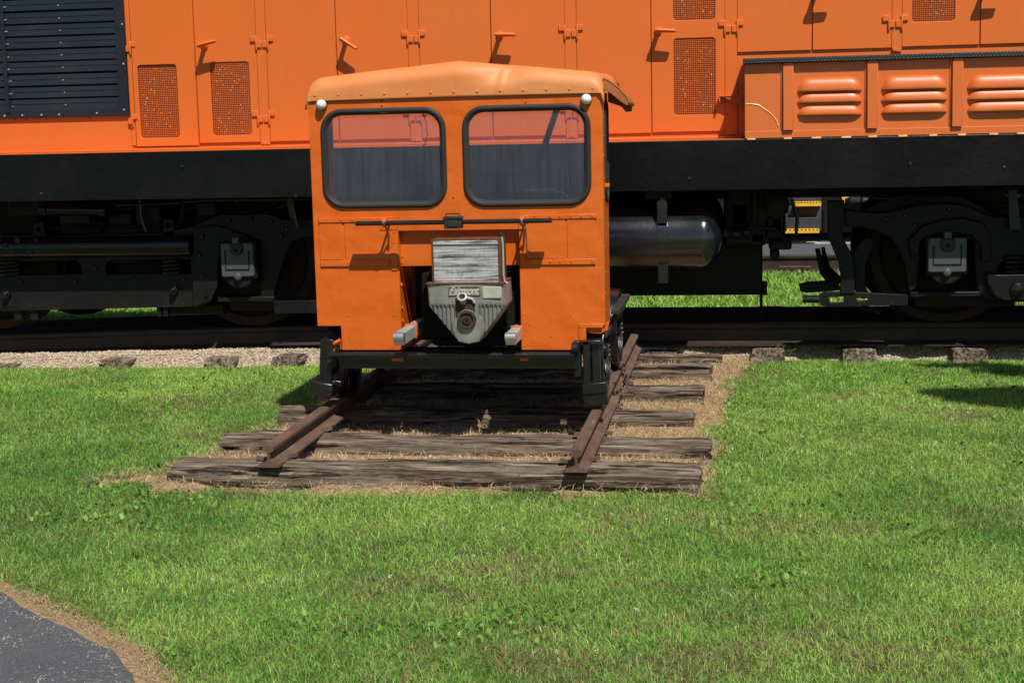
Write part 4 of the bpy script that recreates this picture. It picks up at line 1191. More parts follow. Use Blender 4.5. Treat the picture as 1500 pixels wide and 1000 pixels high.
# roof
RL = 1.05
xa, xb = XA - 0.012, XB + 0.012
zc_l, zc_r, zap, xap = cx2(470, 116)[1], cx2(877, 107)[1], cx2(668, 90)[1] + 0.004, cx2(668, 90)[0]
xs = np.concatenate([np.linspace(xa, xa + 0.07, 9), np.linspace(xa + 0.08, xb - 0.08, 110), np.linspace(xb - 0.07, xb, 9)])
def roof_h(x):
    if x < xap: h = zc_l + (zap - zc_l) * ((x - xa) / (xap - xa)) ** 0.86
    else: h = zc_r + (zap - zc_r) * ((xb - x) / (xb - xap)) ** 0.86
    e = min(x - xa, xb - x); rr = 0.075
    if e < rr: h -= rr - math.sqrt(max(0, rr * rr - (rr - e) ** 2))
    return h
RR = 0.085
prof = [(-0.0125, 'b', 0.0), (-0.0125, 'b', 0.5)]
rows = []
xd, zd = cx2(735, 112)
for x in xs:
    h = roof_h(float(x)); zb = Zt - 0.006 + (x - xap) * 0.003
    row = []
    hr = h - RR
    for u in np.linspace(0, 1, 9): row.append([x, YF - 0.0125, zb + (hr - zb) * u])
    for t in np.linspace(0, math.pi / 2, 12)[1:]: row.append([x, YF - 0.0125 + RR * (1 - math.cos(t)), hr + RR * math.sin(t)])
    for y in (0.2, 0.45, 0.75, RL): row.append([x, YF + y, h + (y - 0.07) * 0.01])
    for q in row:
        dx = (q[0] - xd - 0.25 * (q[2] - zd)) ; dz = q[2] - zd
        if abs(dx) < 0.3 and q[1] < YF + 0.2:
            c_ = math.exp(-(dx / 0.016) ** 2) * math.exp(-((dz - 0.005) / 0.045) ** 2)
            w_ = math.exp(-(dx / 0.10) ** 2) * math.exp(-((dz - 0.02) / 0.05) ** 2)
            q[1] += 0.030 * w_ - 0.010 * c_
            q[2] -= 0.010 * w_
        q[1] += 0.004 * (fnoise(q[0] * 4, q[2] * 9, 5) - 0.5)
        q[2] += 0.006 * (fnoise(q[0] * 5, q[1] * 5, 6) - 0.5) if q[2] > hr else 0
    rows.append(row)
rf = B().grid(rows).build('roof', M['roof'], car, ang=70)
md = rf.modifiers.new('s', 'SOLIDIFY'); md.thickness = 0.008; md.offset = -1
rr2 = B()
for i in range(13):
    x, z = xz(461.5 + i * 33.9, 139.5 - i * 0.87, YF - 0.0125); rr2.dome((x, YF - 0.0115, z), 0.0085, (0, -1, 0.15), 8, 0.8)
rr2.build('roof_rivets', M['roof'], rf, kind='stuff')
# lap seam at the middle of the roof
x0, z0 = xz(665, 92, YF - 0.013)
B().tube([(x0, YF - 0.0118, Zt), (x0 + 0.002, YF - 0.0118, z0 - RR)], 0.0022, 6).build('roof_seam', M['roof'], rf)
# drooping rain flap over the right side opening
fl = [];
for i in range(9):
    v = i / 8; row = []
    for j in range(9):
        t = j / 8
        x = XB + 0.004 + 0.135 * t; z = 1.925 - 0.012 * v - 0.055 * t - 0.065 * t ** 2.2 + 0.010 * (fnoise(i * .9, j * .8, 3) - .5)
        y = YF + 0.03 + 0.34 * v
        row.append((x, y, z))
    row.append((XB + 0.140, YF + 0.03 + 0.34 * v, 1.775))
    fl.append(row)
ff = B().grid(fl).build('rain_flap', M['rustflap'], car, ang=60)
md = ff.modifiers.new('s', 'SOLIDIFY'); md.thickness = 0.006
cap_ = [(fl[0][j][0], fl[0][j][2] - 0.004) for j in range(9)] + [(XB + 0.128, 1.775), (XB + 0.09, 1.80), (XB + 0.05, 1.835), (XB + 0.004, 1.865)]
B().plate(cap_[::-1], [], YF + 0.032, YF + 0.040).build('flap_end', M['rustflap'], car, 0.002)
B().plate([(XB + 0.004, 1.80), (XB + 0.075, 1.775), (XB + 0.10, 1.745), (XB + 0.132, 1.748), (XB + 0.135, 1.79), (XB + 0.08, 1.83), (XB + 0.004, 1.86)], [], YF + 0.30, YF + 0.31).build('flap_bracket', M['rustflap'], car, 0.002)

# marker lamps
for px_, py_ in ((470, 153.5), (858.5, 145.5)):
    x, z = xz(px_, py_, YF - 0.03)
    sock = B().lathe([(0.029, -0.002), (0.029, -0.016), (0.025, -0.020)], (x, YF, z), 'Y', 20).build('lamp_socket', M['rubber'], car)
    pr = [(0.0275 * math.cos(t), -0.020 - 0.034 * math.sin(t)) for t in np.linspace(0, math.pi / 2 - 0.05, 8)]
    B().lathe(pr, (x, YF, z), 'Y', 20).build('lamp_lens', M['white'], sock)

# bar with the small box across the nose
YBAR = YF - 0.145
(bx0, bz0), (bx1, bz1) = xz(522, 327.5, YBAR), xz(808.5, 323, YBAR)
ba = B()
pr = [(-0.020, -0.011), (0.020, -0.011), (0.024, -0.004), (0.024, 0.004), (0.020, 0.011), (-0.020, 0.011), (-0.025, 0.005), (-0.025, -0.005)]
ba.loop_face(*[[ba.b.verts.new((x, YBAR + u, z + w)) for u, w in pr] for x, z in ((bx0, bz0), (bx1, bz1))])
ba.b.verts.ensure_lookup_table(); vs = ba.b.verts[:]; ba.b.faces.new(vs[:8]); ba.b.faces.new(vs[8:])
bar = ba.build('crossbar', M['bumper'], car, ang=60)
x0, z1 = xz(650, 317.5, YBAR - 0.03); x1, z0 = xz(676, 335, YBAR - 0.03)
bxo = B().box(x0, x1, YBAR - 0.032, YBAR + 0.03, z0, z1).box(x0 - 0.005, x1 + 0.005, YBAR - 0.036, YBAR - 0.030, z1 - 0.014, z1 + 0.001).box(x0 + 0.02, x1 - 0.02, YBAR - 0.037, YBAR - 0.031, z0 + 0.010, z1 - 0.022).build('light_box', M['rubber'], car, 0.003)
B().tube([(x0 + 0.008, YBAR - 0.02, z1), (x0 + 0.010, YBAR - 0.02, z1 + 0.014), (x1 - 0.010, YBAR - 0.02, z1 + 0.014), (x1 - 0.008, YBAR - 0.02, z1)], 0.0035, 6).build('box_bail', M['rubber'], bxo)
for px_, py_, s in ((563.5, 326, 1), (765, 324, 1)):
    x, z = xz(px_, py_, YBAR)
    B().lathe([(0.024, -0.011), (0.024, 0.011), (0.0125, 0.011)], (x, YBAR, z), 'X', 16).box(x - 0.006, x + 0.006, YBAR + 0.004, YF - 0.006, z - 0.004, z + 0.004).tube([(x, YBAR, z - 0.012), (x - 0.004, YF - 0.05, z - 0.07), (x - 0.018, YF - 0.006, z - 0.155)], 0.006, 6).box(x - 0.03, x + 0.012, YF - 0.013, YF - 0.009, z - 0.018, z + 0.022).build('bar_bracket', O, car, 0.002)
    B().tube([(x + 0.012 * math.cos(a) * 2.0 * 0 + 0.0, YBAR + 0.027 * math.cos(a), z + 0.022 * math.sin(a)) for a in np.linspace(0, 2 * math.pi, 13)[:-1]], 0.004, 6, closed=True).build('wire_tie', M['wire'], car)
x, z = cx2(771, 352)
B().tube([(x, YF - 0.012, z + 0.12), (x + 0.004, YF - 0.010, z + 0.03), (x + 0.008, YF - 0.010, z - 0.05), (x + 0.05, YF - 0.012, z - 0.09)], 0.0022, 5).build('loose_wire', M['wire'], car)

# radiator
YA = YF - 0.265
x0, z1 = xz(631, 350.5, YA); x1, z0 = xz(735, 417, YA)
rd = B().box(x0, x0 + 0.011, YA, YA + 0.17, z0, z1 - 0.002).box(x1 - 0.016, x1, YA, YA + 0.17, z0, z1 + 0.004).box(x0 + 0.0112, x1 - 0.0162, YA + 0.02, YA + 0.17, z1 - 0.010, z1).build('radiator_frame', M['rustplain'], car, 0.003)
B().box(x0 + 0.0115, x1 - 0.0165, YA + 0.012, YA + 0.16, z0, z1 - 0.011).build('radiator_core', M['core'], rd)
fn = B(); rr_ = random.Random(3)
nf = 44
for i in range(nf):
    z = z0 + 0.004 + (z1 - z0 - 0.018) * i / (nf - 1)
    if rr_.random() < 0.05: continue
    fn.box(x0 + 0.012, x1 - 0.017, YA + 0.004 + rr_.uniform(0, .002), YA + 0.013, z - 0.0009, z + 0.0009)
for i in range(52):
    x = x0 + 0.013 + (x1 - x0 - 0.031) * i / 51
    fn.box(x - 0.0011, x + 0.0011, YA + 0.006, YA + 0.013, z0, z1 - 0.012)
fn.build('radiator_fins', M['core'], rd, kind='stuff', smooth=False)
B().box(x0 + 0.0115, x1 - 0.0165, YA + 0.001, YA + 0.006, z1 - 0.034, z1 - 0.028).build('radiator_rod', M['rustplain'], rd, 0.001)
B().tube([(x1 + 0.003, YA + 0.02, z1 + 0.006), (x1 + 0.007, YA + 0.02, z1 - 0.03), (x1 + 0.007, YA + 0.02, z0 + 0.05), (x1 + 0.012, YA + 0.02, z0 + 0.015), (x1 + 0.03, YA + 0.02, z0 + 0.005)], 0.0055, 8).build('overflow_pipe', M['greybar'], rd)
B().lathe([(0.014, 0), (0.014, 0.02)], (x1 - 0.01, YA + 0.08, z1 + 0.004), 'Z', 12).build('radiator_plug', M['rubber'], rd)

# cast hopper below the radiator
YC = YF - 0.285
sh = lambda px_, py_: xz(px_, py_, YC)
tl, tr = sh(625, 417.5), sh(737.5, 416)
zc1 = sh(685, 416.7)[1]; zsh = sh(685, 449)[1]; zbt = sh(685, 503)[1]; xc = sh(686, 470)[0]; hw = (tr[0] - tl[0]) / 2; xm = (tr[0] + tl[0]) / 2


def half(z):
    if z >= zsh: return hw
    u = (zsh - z) / (zsh - zbt)
    w = hw * (1.0 - 0.75 * u)
    if u > 0.78: w = min(w, hw * 0.43 * math.sqrt(max(0, 1 - ((u - 0.78) / 0.22) ** 2)) + 0.0001)
    return w


zs = np.concatenate([np.linspace(zc1, zsh, 16), np.linspace(zsh, zbt, 46)[1:]])
rows = []
nu = 150
for z in zs:
    h = half(float(z)); ctr = xm + (xc - xm) * min(1, max(0, (zc1 - z) / (zc1 - zbt)))
    row = []
    for i in range(nu + 1):
        u = -1 + 2 * i / nu; x = ctr + h * u
        y = YC
        depth_ = 0.010 * (1 - u * u)                           # slightly bellied
        fin = 0.0
        az = (z - zbt) / (zc1 - zbt)
        if az < 0.665:
            ph = (x - xc) / 0.0220
            top = min(1, (0.665 - az) / 0.05)
            keep = 1 if abs(x - xc) > 0.058 else 0
            lowk = 1 if math.hypot(x - xc, z - (zbt + 0.085)) > 0.085 else 0
            fin = 0.014 * (abs(math.sin(math.pi * ph)) ** 0.8) * top * keep * lowk
        edge = max(0, (abs(u) - 0.94) / 0.06)
        y = YC - depth_ + fin + 0.02 * edge ** 2
        row.append((x, y, float(z)))
    row = [(row[0][0], YF - 0.03, float(z))] + row + [(row[-1][0], YF - 0.03, float(z))]
    rows.append(row)
hop = B().grid(rows).build('engine_hopper', M['alu'], car, ang=50)
B().box(tl[0] - 0.003, tr[0] + 0.003, YC - 0.012, YF - 0.03, zc1 + 0.0005, zc1 + 0.010).build('hopper_flange', M['rustplain'], hop, 0.003)
# raised script on its plate
(px0, pz0), (px1, pz1) = sh(658, 432.5), sh(704.5, 418.5)
B().plate(rrect(px0, px1, pz0, pz1, 0.004, 2), [rrect(px0 + 0.0045, px1 - 0.0045, pz0 + 0.0045, pz1 - 0.0045, 0.003, 2)[::-1]], YC - 0.0155, YC - 0.005).build('name_border', M['alu'], hop, 0.001)
cu = bpy.data.curves.new('lettering', 'FONT'); cu.body = 'Fairmont'; cu.size = 0.052; cu.shear = 0.35; cu.extrude = 0.0035; cu.bevel_depth = 0.0008; cu.offset = 0.0010; cu.space_character = 0.92
cu.align_x = 'CENTER'; cu.align_y = 'CENTER'
tmpo = bpy.data.objects.new('lettering_source', cu); col.objects.link(tmpo)
dg = bpy.context.evaluated_depsgraph_get(); dg.update()
tm = bpy.data.meshes.new_from_object(tmpo.evaluated_get(dg)); bpy.data.objects.remove(tmpo)
xsv = [v.co.x for v in tm.vertices]; zsv = [v.co.y for v in tm.vertices]
sx = (px1 - px0 - 0.010) / (max(xsv) - min(xsv)); szz = (pz1 - pz0 - 0.008) / (max(zsv) - min(zsv))
for v in tm.vertices:
    v.co = Vector(((px0 + px1) / 2 + (v.co.x - (max(xsv) + min(xsv)) / 2) * sx, YC - 0.0115 - v.co.z, (pz0 + pz1) / 2 + (v.co.y - (max(zsv) + min(zsv)) / 2) * szz))
tm.materials.clear(); tm.materials.append(M['palm'])
o = bpy.data.objects.new('cast_lettering', tm); link(o, hop)
(qx0, qz0), (qx1, qz1) = sh(707.5, 436.5), sh(735, 419.5)
B().plate(rrect(qx0, qx1, qz0, qz1, 0.008, 3), [], YC - 0.0125, YC - 0.004).build('blank_plate', M['palm'], hop, 0.002)
# filler neck
x, z = sh(679, 437)
nk = B()
nk.lathe([(0.020, 0.04), (0.021, 0.0), (0.026, -0.004), (0.026, -0.014), (0.017, -0.016), (0.016, 0.012), (0.004, 0.014)], (0, 0, 0), 'Y', 24)
nk.build('filler_neck', M['greybar'], hop, mw=T(x, YC - 0.030, z + 0.006) @ Matrix.Rotation(rad(-38), 4, 'X'))
B().lathe([(0.012, 0), (0.0, 0.0005)], (0, 0, 0), 'Y', 16, cap=False).build('filler_bore', M['hubrust'], hop, mw=T(x, YC - 0.030, z + 0.006) @ Matrix.Rotation(rad(-38), 4, 'X') @ T(0, 0.005, 0))
B().plate([(x - 0.044, z + 0.002), (x - 0.040, z - 0.10), (x + 0.060, z - 0.10), (x + 0.062, z - 0.010), (x + 0.048, z + 0.012)], [], YC - 0.013, YC - 0.002).build('hopper_boss', M['hubrust'], hop, 0.006)
B().tube([(x + 0.022, YC - 0.03, z + 0.008), (x + 0.05, YC - 0.024, z), (x + 0.062, YC - 0.02, z - 0.022)], 0.007, 8).build('filler_lip', M['greybar'], hop)
# crank hub
x, z = sh(685, 467.5)
B().lathe([(0.040, 0.006), (0.048, -0.010), (0.045, -0.020), (0.036, -0.020), (0.034, -0.010), (0.022, -0.010), (0.020, -0.020), (0.012, -0.021), (0.010, -0.014), (0.0055, -0.013), (0.0055, -0.026), (0.002, -0.027)], (x, YC - 0.012, z), 'Y', 32).build('crank_hub', M['hubrust'], hop)
ring = B().lathe([(0.053, 0.004), (0.052, -0.006), (0.049, -0.007), (0.049, 0.002)], (x, YC - 0.008, z), 'Y', 32, cap=False).build('hub_ring', M['alu'], hop)

# lift handles beside the engine
for (px0_, py0_, px1_, py1_, hz) in ((604, 484, 576, 498, 0.068), (758, 487, 739, 496, 0.066)):
    q0 = at(px0_, py0_, Y=YF - 0.005); q1 = at(px1_, py1_, X=float(q0[0]) - 0.004)
    x = float(q0[0]); y1 = YF - 0.34 if px0_ < 700 else YF - 0.26
    z = float(q0[2])
    w = 0.026
    hb_ = B().box(x - w, x + w, y1 + 0.02, YF + 0.25, z - hz / 2, z + hz / 2).build('lift_handle', M['greybar'], car, 0.006)
    B().tube([(x - w - 0.001, y1 + 0.012, z + hz * 0.16), (x + w + 0.001, y1 + 0.012, z + hz * 0.16)], hz * 0.36, 14).tube([(x - w - 0.001, y1 + 0.022, z - hz * 0.25), (x + w + 0.001, y1 + 0.022, z - hz * 0.25)], hz * 0.24, 12).build('handle_end', M['chrome'], hb_)
    yb = YF - 0.03 if px0_ < 700 else YF - 0.02
    B().box(x - w - 0.006, x + w + 0.006, yb - 0.012, yb, z - hz / 2 - 0.006, z + hz / 2 + 0.008).build('handle_band', O, hb_, 0.003)

# bumper tube and front beam
YB = YF - 0.10
p0 = at(482, 516.5, Y=YB); p1 = at(841, 518.5, Y=YB)
B().tube([(float(p0[0]), YB, 0.488), (float(p1[0]), YB, 0.488)], 0.0165, 14).build('bumper_tube', M['bumper'], car)
z0 = xz(680, 540, YF - 0.08)[1]; z1 = xz(680, 524, YF - 0.08)[1]
B().box(cx2(507, 530)[0], cx2(848, 530)[0], YF - 0.075, YF + 0.02, z0, z1 + 0.012).build('front_beam', M['bumper'], car, 0.004)
# frame, deck, engine and seat block
for x in (-1.98, -1.06):
    B().box(x - 0.03, x + 0.03, YF + 0.021, YF + 1.72, 0.40, 0.495).build('frame_rail', M['gear'], car, 0.006)
B().box(XA + 0.25, XB - 0.25, YF + 1.66, YF + 1.72, 0.41, 0.49).build('rear_beam', M['gear'], car, 0.006)
B().box(XA + 0.04, XB - 0.02, YF + 0.31, YF + 1.70, 0.52, 0.55).build('deck', M['deckwood'], car, 0.004)
B().box(ox0 + 0.03, ox1 - 0.03, YF + 0.40, YF + 0.95, 0.551, 0.98).build('engine_cover', M['dark'], car, 0.02)
B().box(ox0 + 0.12, ox1 - 0.14, YF - 0.02, YF + 0.38, 0.56, 0.92).tube([(xc, YF - 0.029, 0.63), (xc, YF + 0.35, 0.63)], 0.13, 20).tube([(ox1 - 0.07, YF + 0.1, 0.50), (ox1 - 0.07, YF + 0.1, 0.93)], 0.03, 10).build('engine', M['dark'], car, 0.015)
B().box(ox0 + 0.001, ox1 - 0.001, YF + 0.385, YF + 0.392, 0.50, 0.98).build('bay_shade_sheet', M['dark'], car)  # black sheet added so the engine opening reads as dark shade
B().box(XA + 0.10, ox0 - 0.02, YF + 0.75, YF + 1.35, 0.551, 0.93).build('seat_box', M['carin'], car, 0.01)
B().box(XA + 0.10, ox0 - 0.03, YF + 0.74, YF + 1.36, 0.931, 0.99).build('seat_cushion', M['rubber'], car, 0.02)
B().box(ox1 + 0.02, XB - 0.30, YF + 0.75, YF + 1.35, 0.551, 0.93).build('seat_box', M['carin'], car, 0.01)
B().box(ox1 + 0.03, XB - 0.30, YF + 0.74, YF + 1.36, 0.931, 0.99).build('seat_cushion', M['rubber'], car, 0.02)
# rods, curved rail and things seen through the glass
Yi = YF + 0.85
i3 = lambda px_, py_, Y=Yi: at(px_, py_, Y=Y)
B().tube([i3(822, 140), i3(815, 162), i3(795, 222), i3(768, 300)], 0.018, 10).build('roof_brace', M['dark'], car)
B().tube([i3(684, 240), i3(690, 248), i3(706, 255), i3(730, 257), i3(760, 256), i3(782, 246), i3(796, 222)], 0.0105, 8).build('seat_rail', M['dark'], car)
B().box(float(i3(722, 258)[0]), float(i3(742, 258)[0]), Yi - 0.02, Yi + 0.02, 0.99, float(i3(730, 258)[2])).build('rail_post', M['dark'], car, 0.006)
B().box(float(i3(716, 280)[0]), float(i3(752, 280)[0]), Yi - 0.08, Yi + 0.06, 0.99, float(i3(730, 280)[2])).build('control_box', M['dark'], car, 0.01)
q = i3(622, 288, YF + 0.35)
B().lathe([(0.03, 0.06), (0.066, 0.02), (0.070, 0.0), (0.062, -0.012), (0.02, -0.016)], (float(q[0]), YF + 0.35, float(q[2])), 'Y', 28).box(float(q[0]) - 0.012, float(q[0]) + 0.012, YF + 0.37, YF + 0.40, 0.98, float(q[2])).build('inside_lamp', M['dark'], car)
B().tube([i3(616, 158, YF + .1), i3(624, 178, YF + .1), i3(626, 198, YF + .1), i3(622, 212, YF + .1), i3(612, 220, YF + .1), i3(605, 225, YF + .1)], 0.0028, 6).build('hanging_wire', M['wire'], car)
B().tube([i3(768, 279, YF + .05), i3(800, 277, YF + .05), i3(822, 281, YF + .05), i3(838, 292, YF + .05)], 0.0024, 6).build('hanging_wire', M['wire'], car)
# floor-level footboard on the right
B().box(XB - 0.02, XB + 0.030, YF + 0.58, YF + 1.36, 0.615, 0.645).build('footboard', M['deckwood'], car, 0.004)

# wheels
RWC = 0.245
w = B()
w.lathe([(RWC - 0.030, 0.0), (RWC - 0.002, 0.0), (RWC, 0.008), (RWC + 0.002, 0.062), (RWC + 0.024, 0.070), (RWC + 0.024, 0.082), (RWC - 0.030, 0.082), (RWC - 0.032, 0.04)], (0, 0, 0), 'X', 48, cap=False)
w.lathe([(RWC - 0.030, 0.0), (RWC - 0.032, 0.082)], (0, 0, 0), 'X', 48, cap=False)
w.lathe([(0.020, -0.012), (0.040, -0.010), (0.050, 0.0), (0.050, 0.07), (0.02, 0.075)], (0, 0, 0), 'X', 20)
for k in range(8):
    a = 2 * math.pi * k / 8
    w.box(0.02, 0.05, -0.018, 0.018, 0.04, RWC - 0.025, Matrix.Rotation(a, 4, 'X'))
for k in range(6):
    a = 2 * math.pi * k / 6
    w.lathe([(0.007, 0), (0.007, -0.012)], (-0.006, 0.032 * math.cos(a), 0.032 * math.sin(a)), 'X', 6)
cw = w.mesh('wheel', M['bumper'])
for y in (YF + 0.34, YF + 1.24):
    inst('wheel', cw, car, T(XR + 0.022, y, RZ + RWC) @ Matrix.Rotation(math.pi, 4, 'Z'))
    inst('wheel', cw, car, T(XL - 0.022, y, RZ + RWC))
    B().tube([(XL, y, RZ + RWC), (XR, y, RZ + RWC)], 0.022, 12).build('axle', M['gear'], car)

# rail guards
def pxbox(name, l, t0, r_, b0, y0, y1, mat=M['bumper'], lean=0.0, bev=0.004, roll=0.0):
    x0, z1 = xz(l, (t0 + b0) / 2, y0)[0], xz((l + r_) / 2, t0, y0)[1]
    x1, z0 = xz(r_, (t0 + b0) / 2, y0)[0], xz((l + r_) / 2, b0, y0)[1]
    c = ((x0 + x1) / 2, (y0 + y1) / 2, (z0 + z1) / 2)
    return B().box(x0 - c[0], x1 - c[0], y0 - c[1], y1 - c[1], z0 - c[2], z1 - c[2]).build(name, mat, car, bev, mw=T(*c) @ Matrix.Rotation(rad(roll), 4, 'Y') @ Matrix.Rotation(rad(lean), 4, 'X'))


pxbox('guard_post', 471, 497, 486, 566, YF - 0.05, YF - 0.02, roll=5)
pxbox('guard_post', 468, 497, 475, 568, YF - 0.05, YF + 0.10, roll=4)
pxbox('guard_shoe', 452, 560, 486, 581, YF - 0.10, YF + 0.02, bev=0.008, roll=9)
pxbox('guard_shoe', 460, 555, 500, 562, YF - 0.02, YF + 0.05, bev=0.006, roll=9)
B().tube([at(484, 506, Y=YF - .03), at(499, 498, Y=YF - .02)], 0.012, 6).build('guard_stay', O, car)
B().plate([cx2(483, 511), cx2(501, 500), cx2(501, 510), cx2(490, 514)], [], YF - 0.02, YF - 0.01).build('guard_stay', O, car)
B().lathe([(0.014, 0), (0.014, -0.02)], cx2(497, 506)[0:1] + (YF - 0.02,) + cx2(497, 506)[1:], 'Y', 6).build('guard_bolt', M['gear'], car)
pxbox('guard_post', 854, 500, 864.5, 566, YF - 0.06, YF - 0.02, roll=-1)
pxbox('guard_post', 867, 503, 879, 566, YF - 0.03, YF + 0.02, roll=-1)
pxbox('guard_post', 847, 499, 880, 505, YF - 0.06, YF + 0.02, roll=-2)
pxbox('guard_shoe', 853, 561, 889, 577, YF - 0.13, YF - 0.02, bev=0.006, roll=-7)
pxbox('guard_shoe', 855, 575, 890, 595, YF - 0.12, YF - 0.03, bev=0.006, roll=-7)
x, z = xz(843, 513, YB)
B().lathe([(0.030, -0.02), (0.030, 0.012), (0.02, 0.02)], (x, YB, z + 0.01), 'X', 14).build('bumper_socket', M['gear'], car)
pxbox('step_bracket', 840, 500, 850, 552, YF - 0.06, YF + 0.02, roll=-1)

# ------------------------------------------------------------------ beyond the locomotive
ZG = -0.12
YG = float(at(1150, 399.5, Z=ZG)[1]); Y1 = float(at(1170, 373, Z=ZG)[1]); Y2 = float(at(1170, 357, Z=ZG)[1])
sheet('gravel_strip', [(-60, YG), (60, YG), (60, 34), (-60, 34)], ZG - 0.012, M['bggravel'], 'pale gravel strip of the next track, beyond the far lawn')
sheet('asphalt_strip', [(-60, Y1), (60, Y1), (60, Y2), (-60, Y2)], ZG - 0.004, M['asphalt'], 'grey paved strip along the next track')
xs = np.linspace(-30, 30, 20)
for y, lab in ((YG + 0.10, 'dark rail at the near edge of the far gravel'), (23.6, 'dark rail under the black engine behind')):
    o = rail('rail', rail_profile(0.20 if y < 20 else 0.165, 0.07, 0.04, 0.14, 0.02), [(x, y, ZG) for x in xs], M['drail'])
    tag(o, lab, 'rail', 'rails of the next track')
    if y < 20:
        j = B()
        for i in range(14):
            x, z = xz(1143 + i * 3.4, 391 + (i % 2) * .4, y - 0.08); j.dome((x, y - 0.05, z), 0.014, (0, -1, .5), 6, .8)
        j.build('rail_bolts', M['rust'], o, kind='stuff')
L2 = 22.2
eng = thing('black_locomotive', (1.0, L2 + 1.5, 0.2), 'black locomotive with yellow edged steps, glimpsed under the orange one', 'locomotive')
l2 = lambda a, c, Y=L2: xz(a, c, Y)
B().box(-14, 14, L2 + 0.1, L2 + 3.0, 1.45, 3.6).build('body', M['louvre'], eng, 0.03)
B().box(-14, 14, L2 + 0.5, L2 + 0.6, l2(1180, 341, L2 + 0.5)[1], 0.95).build('side_skirt', M['gear'], eng)
B().box(-14, 14, L2 + 0.35, L2 + 2.8, 0.95, 1.45).build('side_sill', M['gear'], eng, 0.02)
# step well: risers, treads with yellow nosing
for (l, t0, r_, b0, y, m_) in ((1160, 276, 1203, 297, L2 + 0.30, 'bggrey'), (1155, 302, 1203, 318, L2 + 0.32, 'brownbox'), (1150, 319, 1203, 338, L2 + 0.18, 'bggrey')):
    x0, z1 = l2(l, t0, y); x1, z0 = l2(r_, b0, y)
    B().box(x0, x1, y, y + 0.03, z0, z1).build('step_riser', M[m_], eng, 0.004)
for (l, r_, t0, b0, y) in ((1163, 1203, 296.5, 302, L2 + 0.08), (1149, 1200, 336.5, 341.5, L2)):
    x0, z1 = l2(l, t0, y); x1, z0 = l2(r_, b0, y)
    tr_ = B().box(x0, x1, y, y + 0.28, z0, z1).build('step_tread', M['yellow'], eng, 0.004)
    h_ = B()
    n_ = 9
    for i in range(n_):
        x = x0 + (x1 - x0) * (i + 0.5) / n_; h_.box(x - 0.012, x + 0.012, y - 0.002, y + 0.01, z1 - 0.012, z1 + 0.002)
    h_.build('tread_slots', M['dark'], tr_, kind='stuff', smooth=False)
for (l, t0, r_, b0) in ((1233.5, 262, 1237.5, 298), (1153.5, 262, 1157.5, 290)):
    x0, z1 = l2(l, t0, L2 - .05); x1, z0 = l2(r_, b0, L2 - .05)
    B().box(x0, x1, L2 - 0.05, L2 - 0.01, z0, z1 + 0.3).build('grab_iron', M['yellow'], eng, 0.004)
B().tube([l2(1239, 277, L2 - .03)[0:1] + (L2 - .03,) + l2(1239, 277)[1:], l2(1244, 279)[0:1] + (L2 - .03,) + l2(1244, 279)[1:], l2(1244, 287)[0:1] + (L2 - .03,) + l2(1244, 287)[1:], l2(1238, 290)[0:1] + (L2 - .03,) + l2(1238, 290)[1:]], 0.018, 8).build('grab_iron', M['yellow'], eng)
for (l, t0, r_, b0, m_) in ((1262, 262, 1300, 296, 'brownbox'), (1244, 262, 1261, 297, 'bggrey'), (1395, 262, 1430, 286, 'bggrey'), (1306, 270, 1340, 284, 'bggrey'), (1140, 310, 1154, 336, 'bggrey')):
    x0, z1 = l2(l, t0); x1, z0 = l2(r_, b0)
    B().box(x0, x1, L2 + 0.02, L2 + 0.3, z0, z1).build('equipment_box', M[m_], eng, 0.03)
for x in (4.2, 6.6, -5.5, -7.9):
    inst('wheel', wm_, eng, T(x, 23.6, 0.045 + RWHEEL)); inst('wheel', wm_, eng, T(x, 25.1, 0.045 + RWHEEL))
for x in (5.4, -6.7):
    B().box(x - 1.9, x + 1.9, 23.3, 23.45, 0.45, 0.85).build('truck_frame', M['gear'], eng, 0.03)
# a tree out to the right whose branch ends throw the soft shadows on the lawn
leafv = []
def leaves(c, r, n, flatten=0.6):
    c = np.array(c); q = rng.normal(size=(n, 3)); q /= np.linalg.norm(q, axis=1)[:, None]
    q *= (rng.random(n) ** 0.45)[:, None]
    return c + q * np.array(r)


tree = thing('shade_tree', (7.2, 6.4, 0), 'leafy tree standing right of the lawn, its branches shading the grass by the track', 'tree')
tb_ = B()
tb_.tube([(7.2, 6.4, -0.05), (7.15, 6.42, 1.2), (7.0, 6.5, 2.6), (6.9, 6.6, 4.6), (6.85, 6.65, 6.6)], [0.26, 0.20, 0.17, 0.11, 0.03], 12)
clumps = []
def sh_at(x, y, h): return (x + h * SUN.x / SUN.z, y + h * SUN.y / SUN.z, h)
for (sx_, sy_, h, r, n) in ((1.78, 9.48, 4.2, (0.60, 0.36, 0.22), 3000), (1.32, 9.64, 4.3, (0.26, 0.15, 0.12), 330), (2.05, 10.46, 4.4, (0.55, 0.18, 0.15), 1300), (1.52, 10.70, 4.5, (0.36, 0.085, 0.08), 260), (2.6, 9.6, 4.1, (.6, .6, .4), 1800)):
    clumps.append((sh_at(sx_, sy_, h), r, n))
for k in range(26):
    a = random.uniform(0, 6.28); rr = random.uniform(0.3, 2.5); zc_ = random.uniform(3.6, 7.6)
    rr *= math.sqrt(max(0.1, 1 - ((zc_ - 5.4) / 2.6) ** 2))
    clumps.append(((7.0 + rr * math.cos(a), 6.5 + rr * math.sin(a), zc_), (0.9, 0.9, 0.6), 900))
pts = []
for c, r, n in clumps:
    tb_.tube([(6.98, 6.52, min(3.0, c[2] - 0.8) + 0.4), ((6.98 + c[0]) / 2, (6.52 + c[1]) / 2, c[2] * 0.55 + 1.5), c], [0.06, 0.035, 0.012], 6)
    pts.append(leaves(c, r, n))
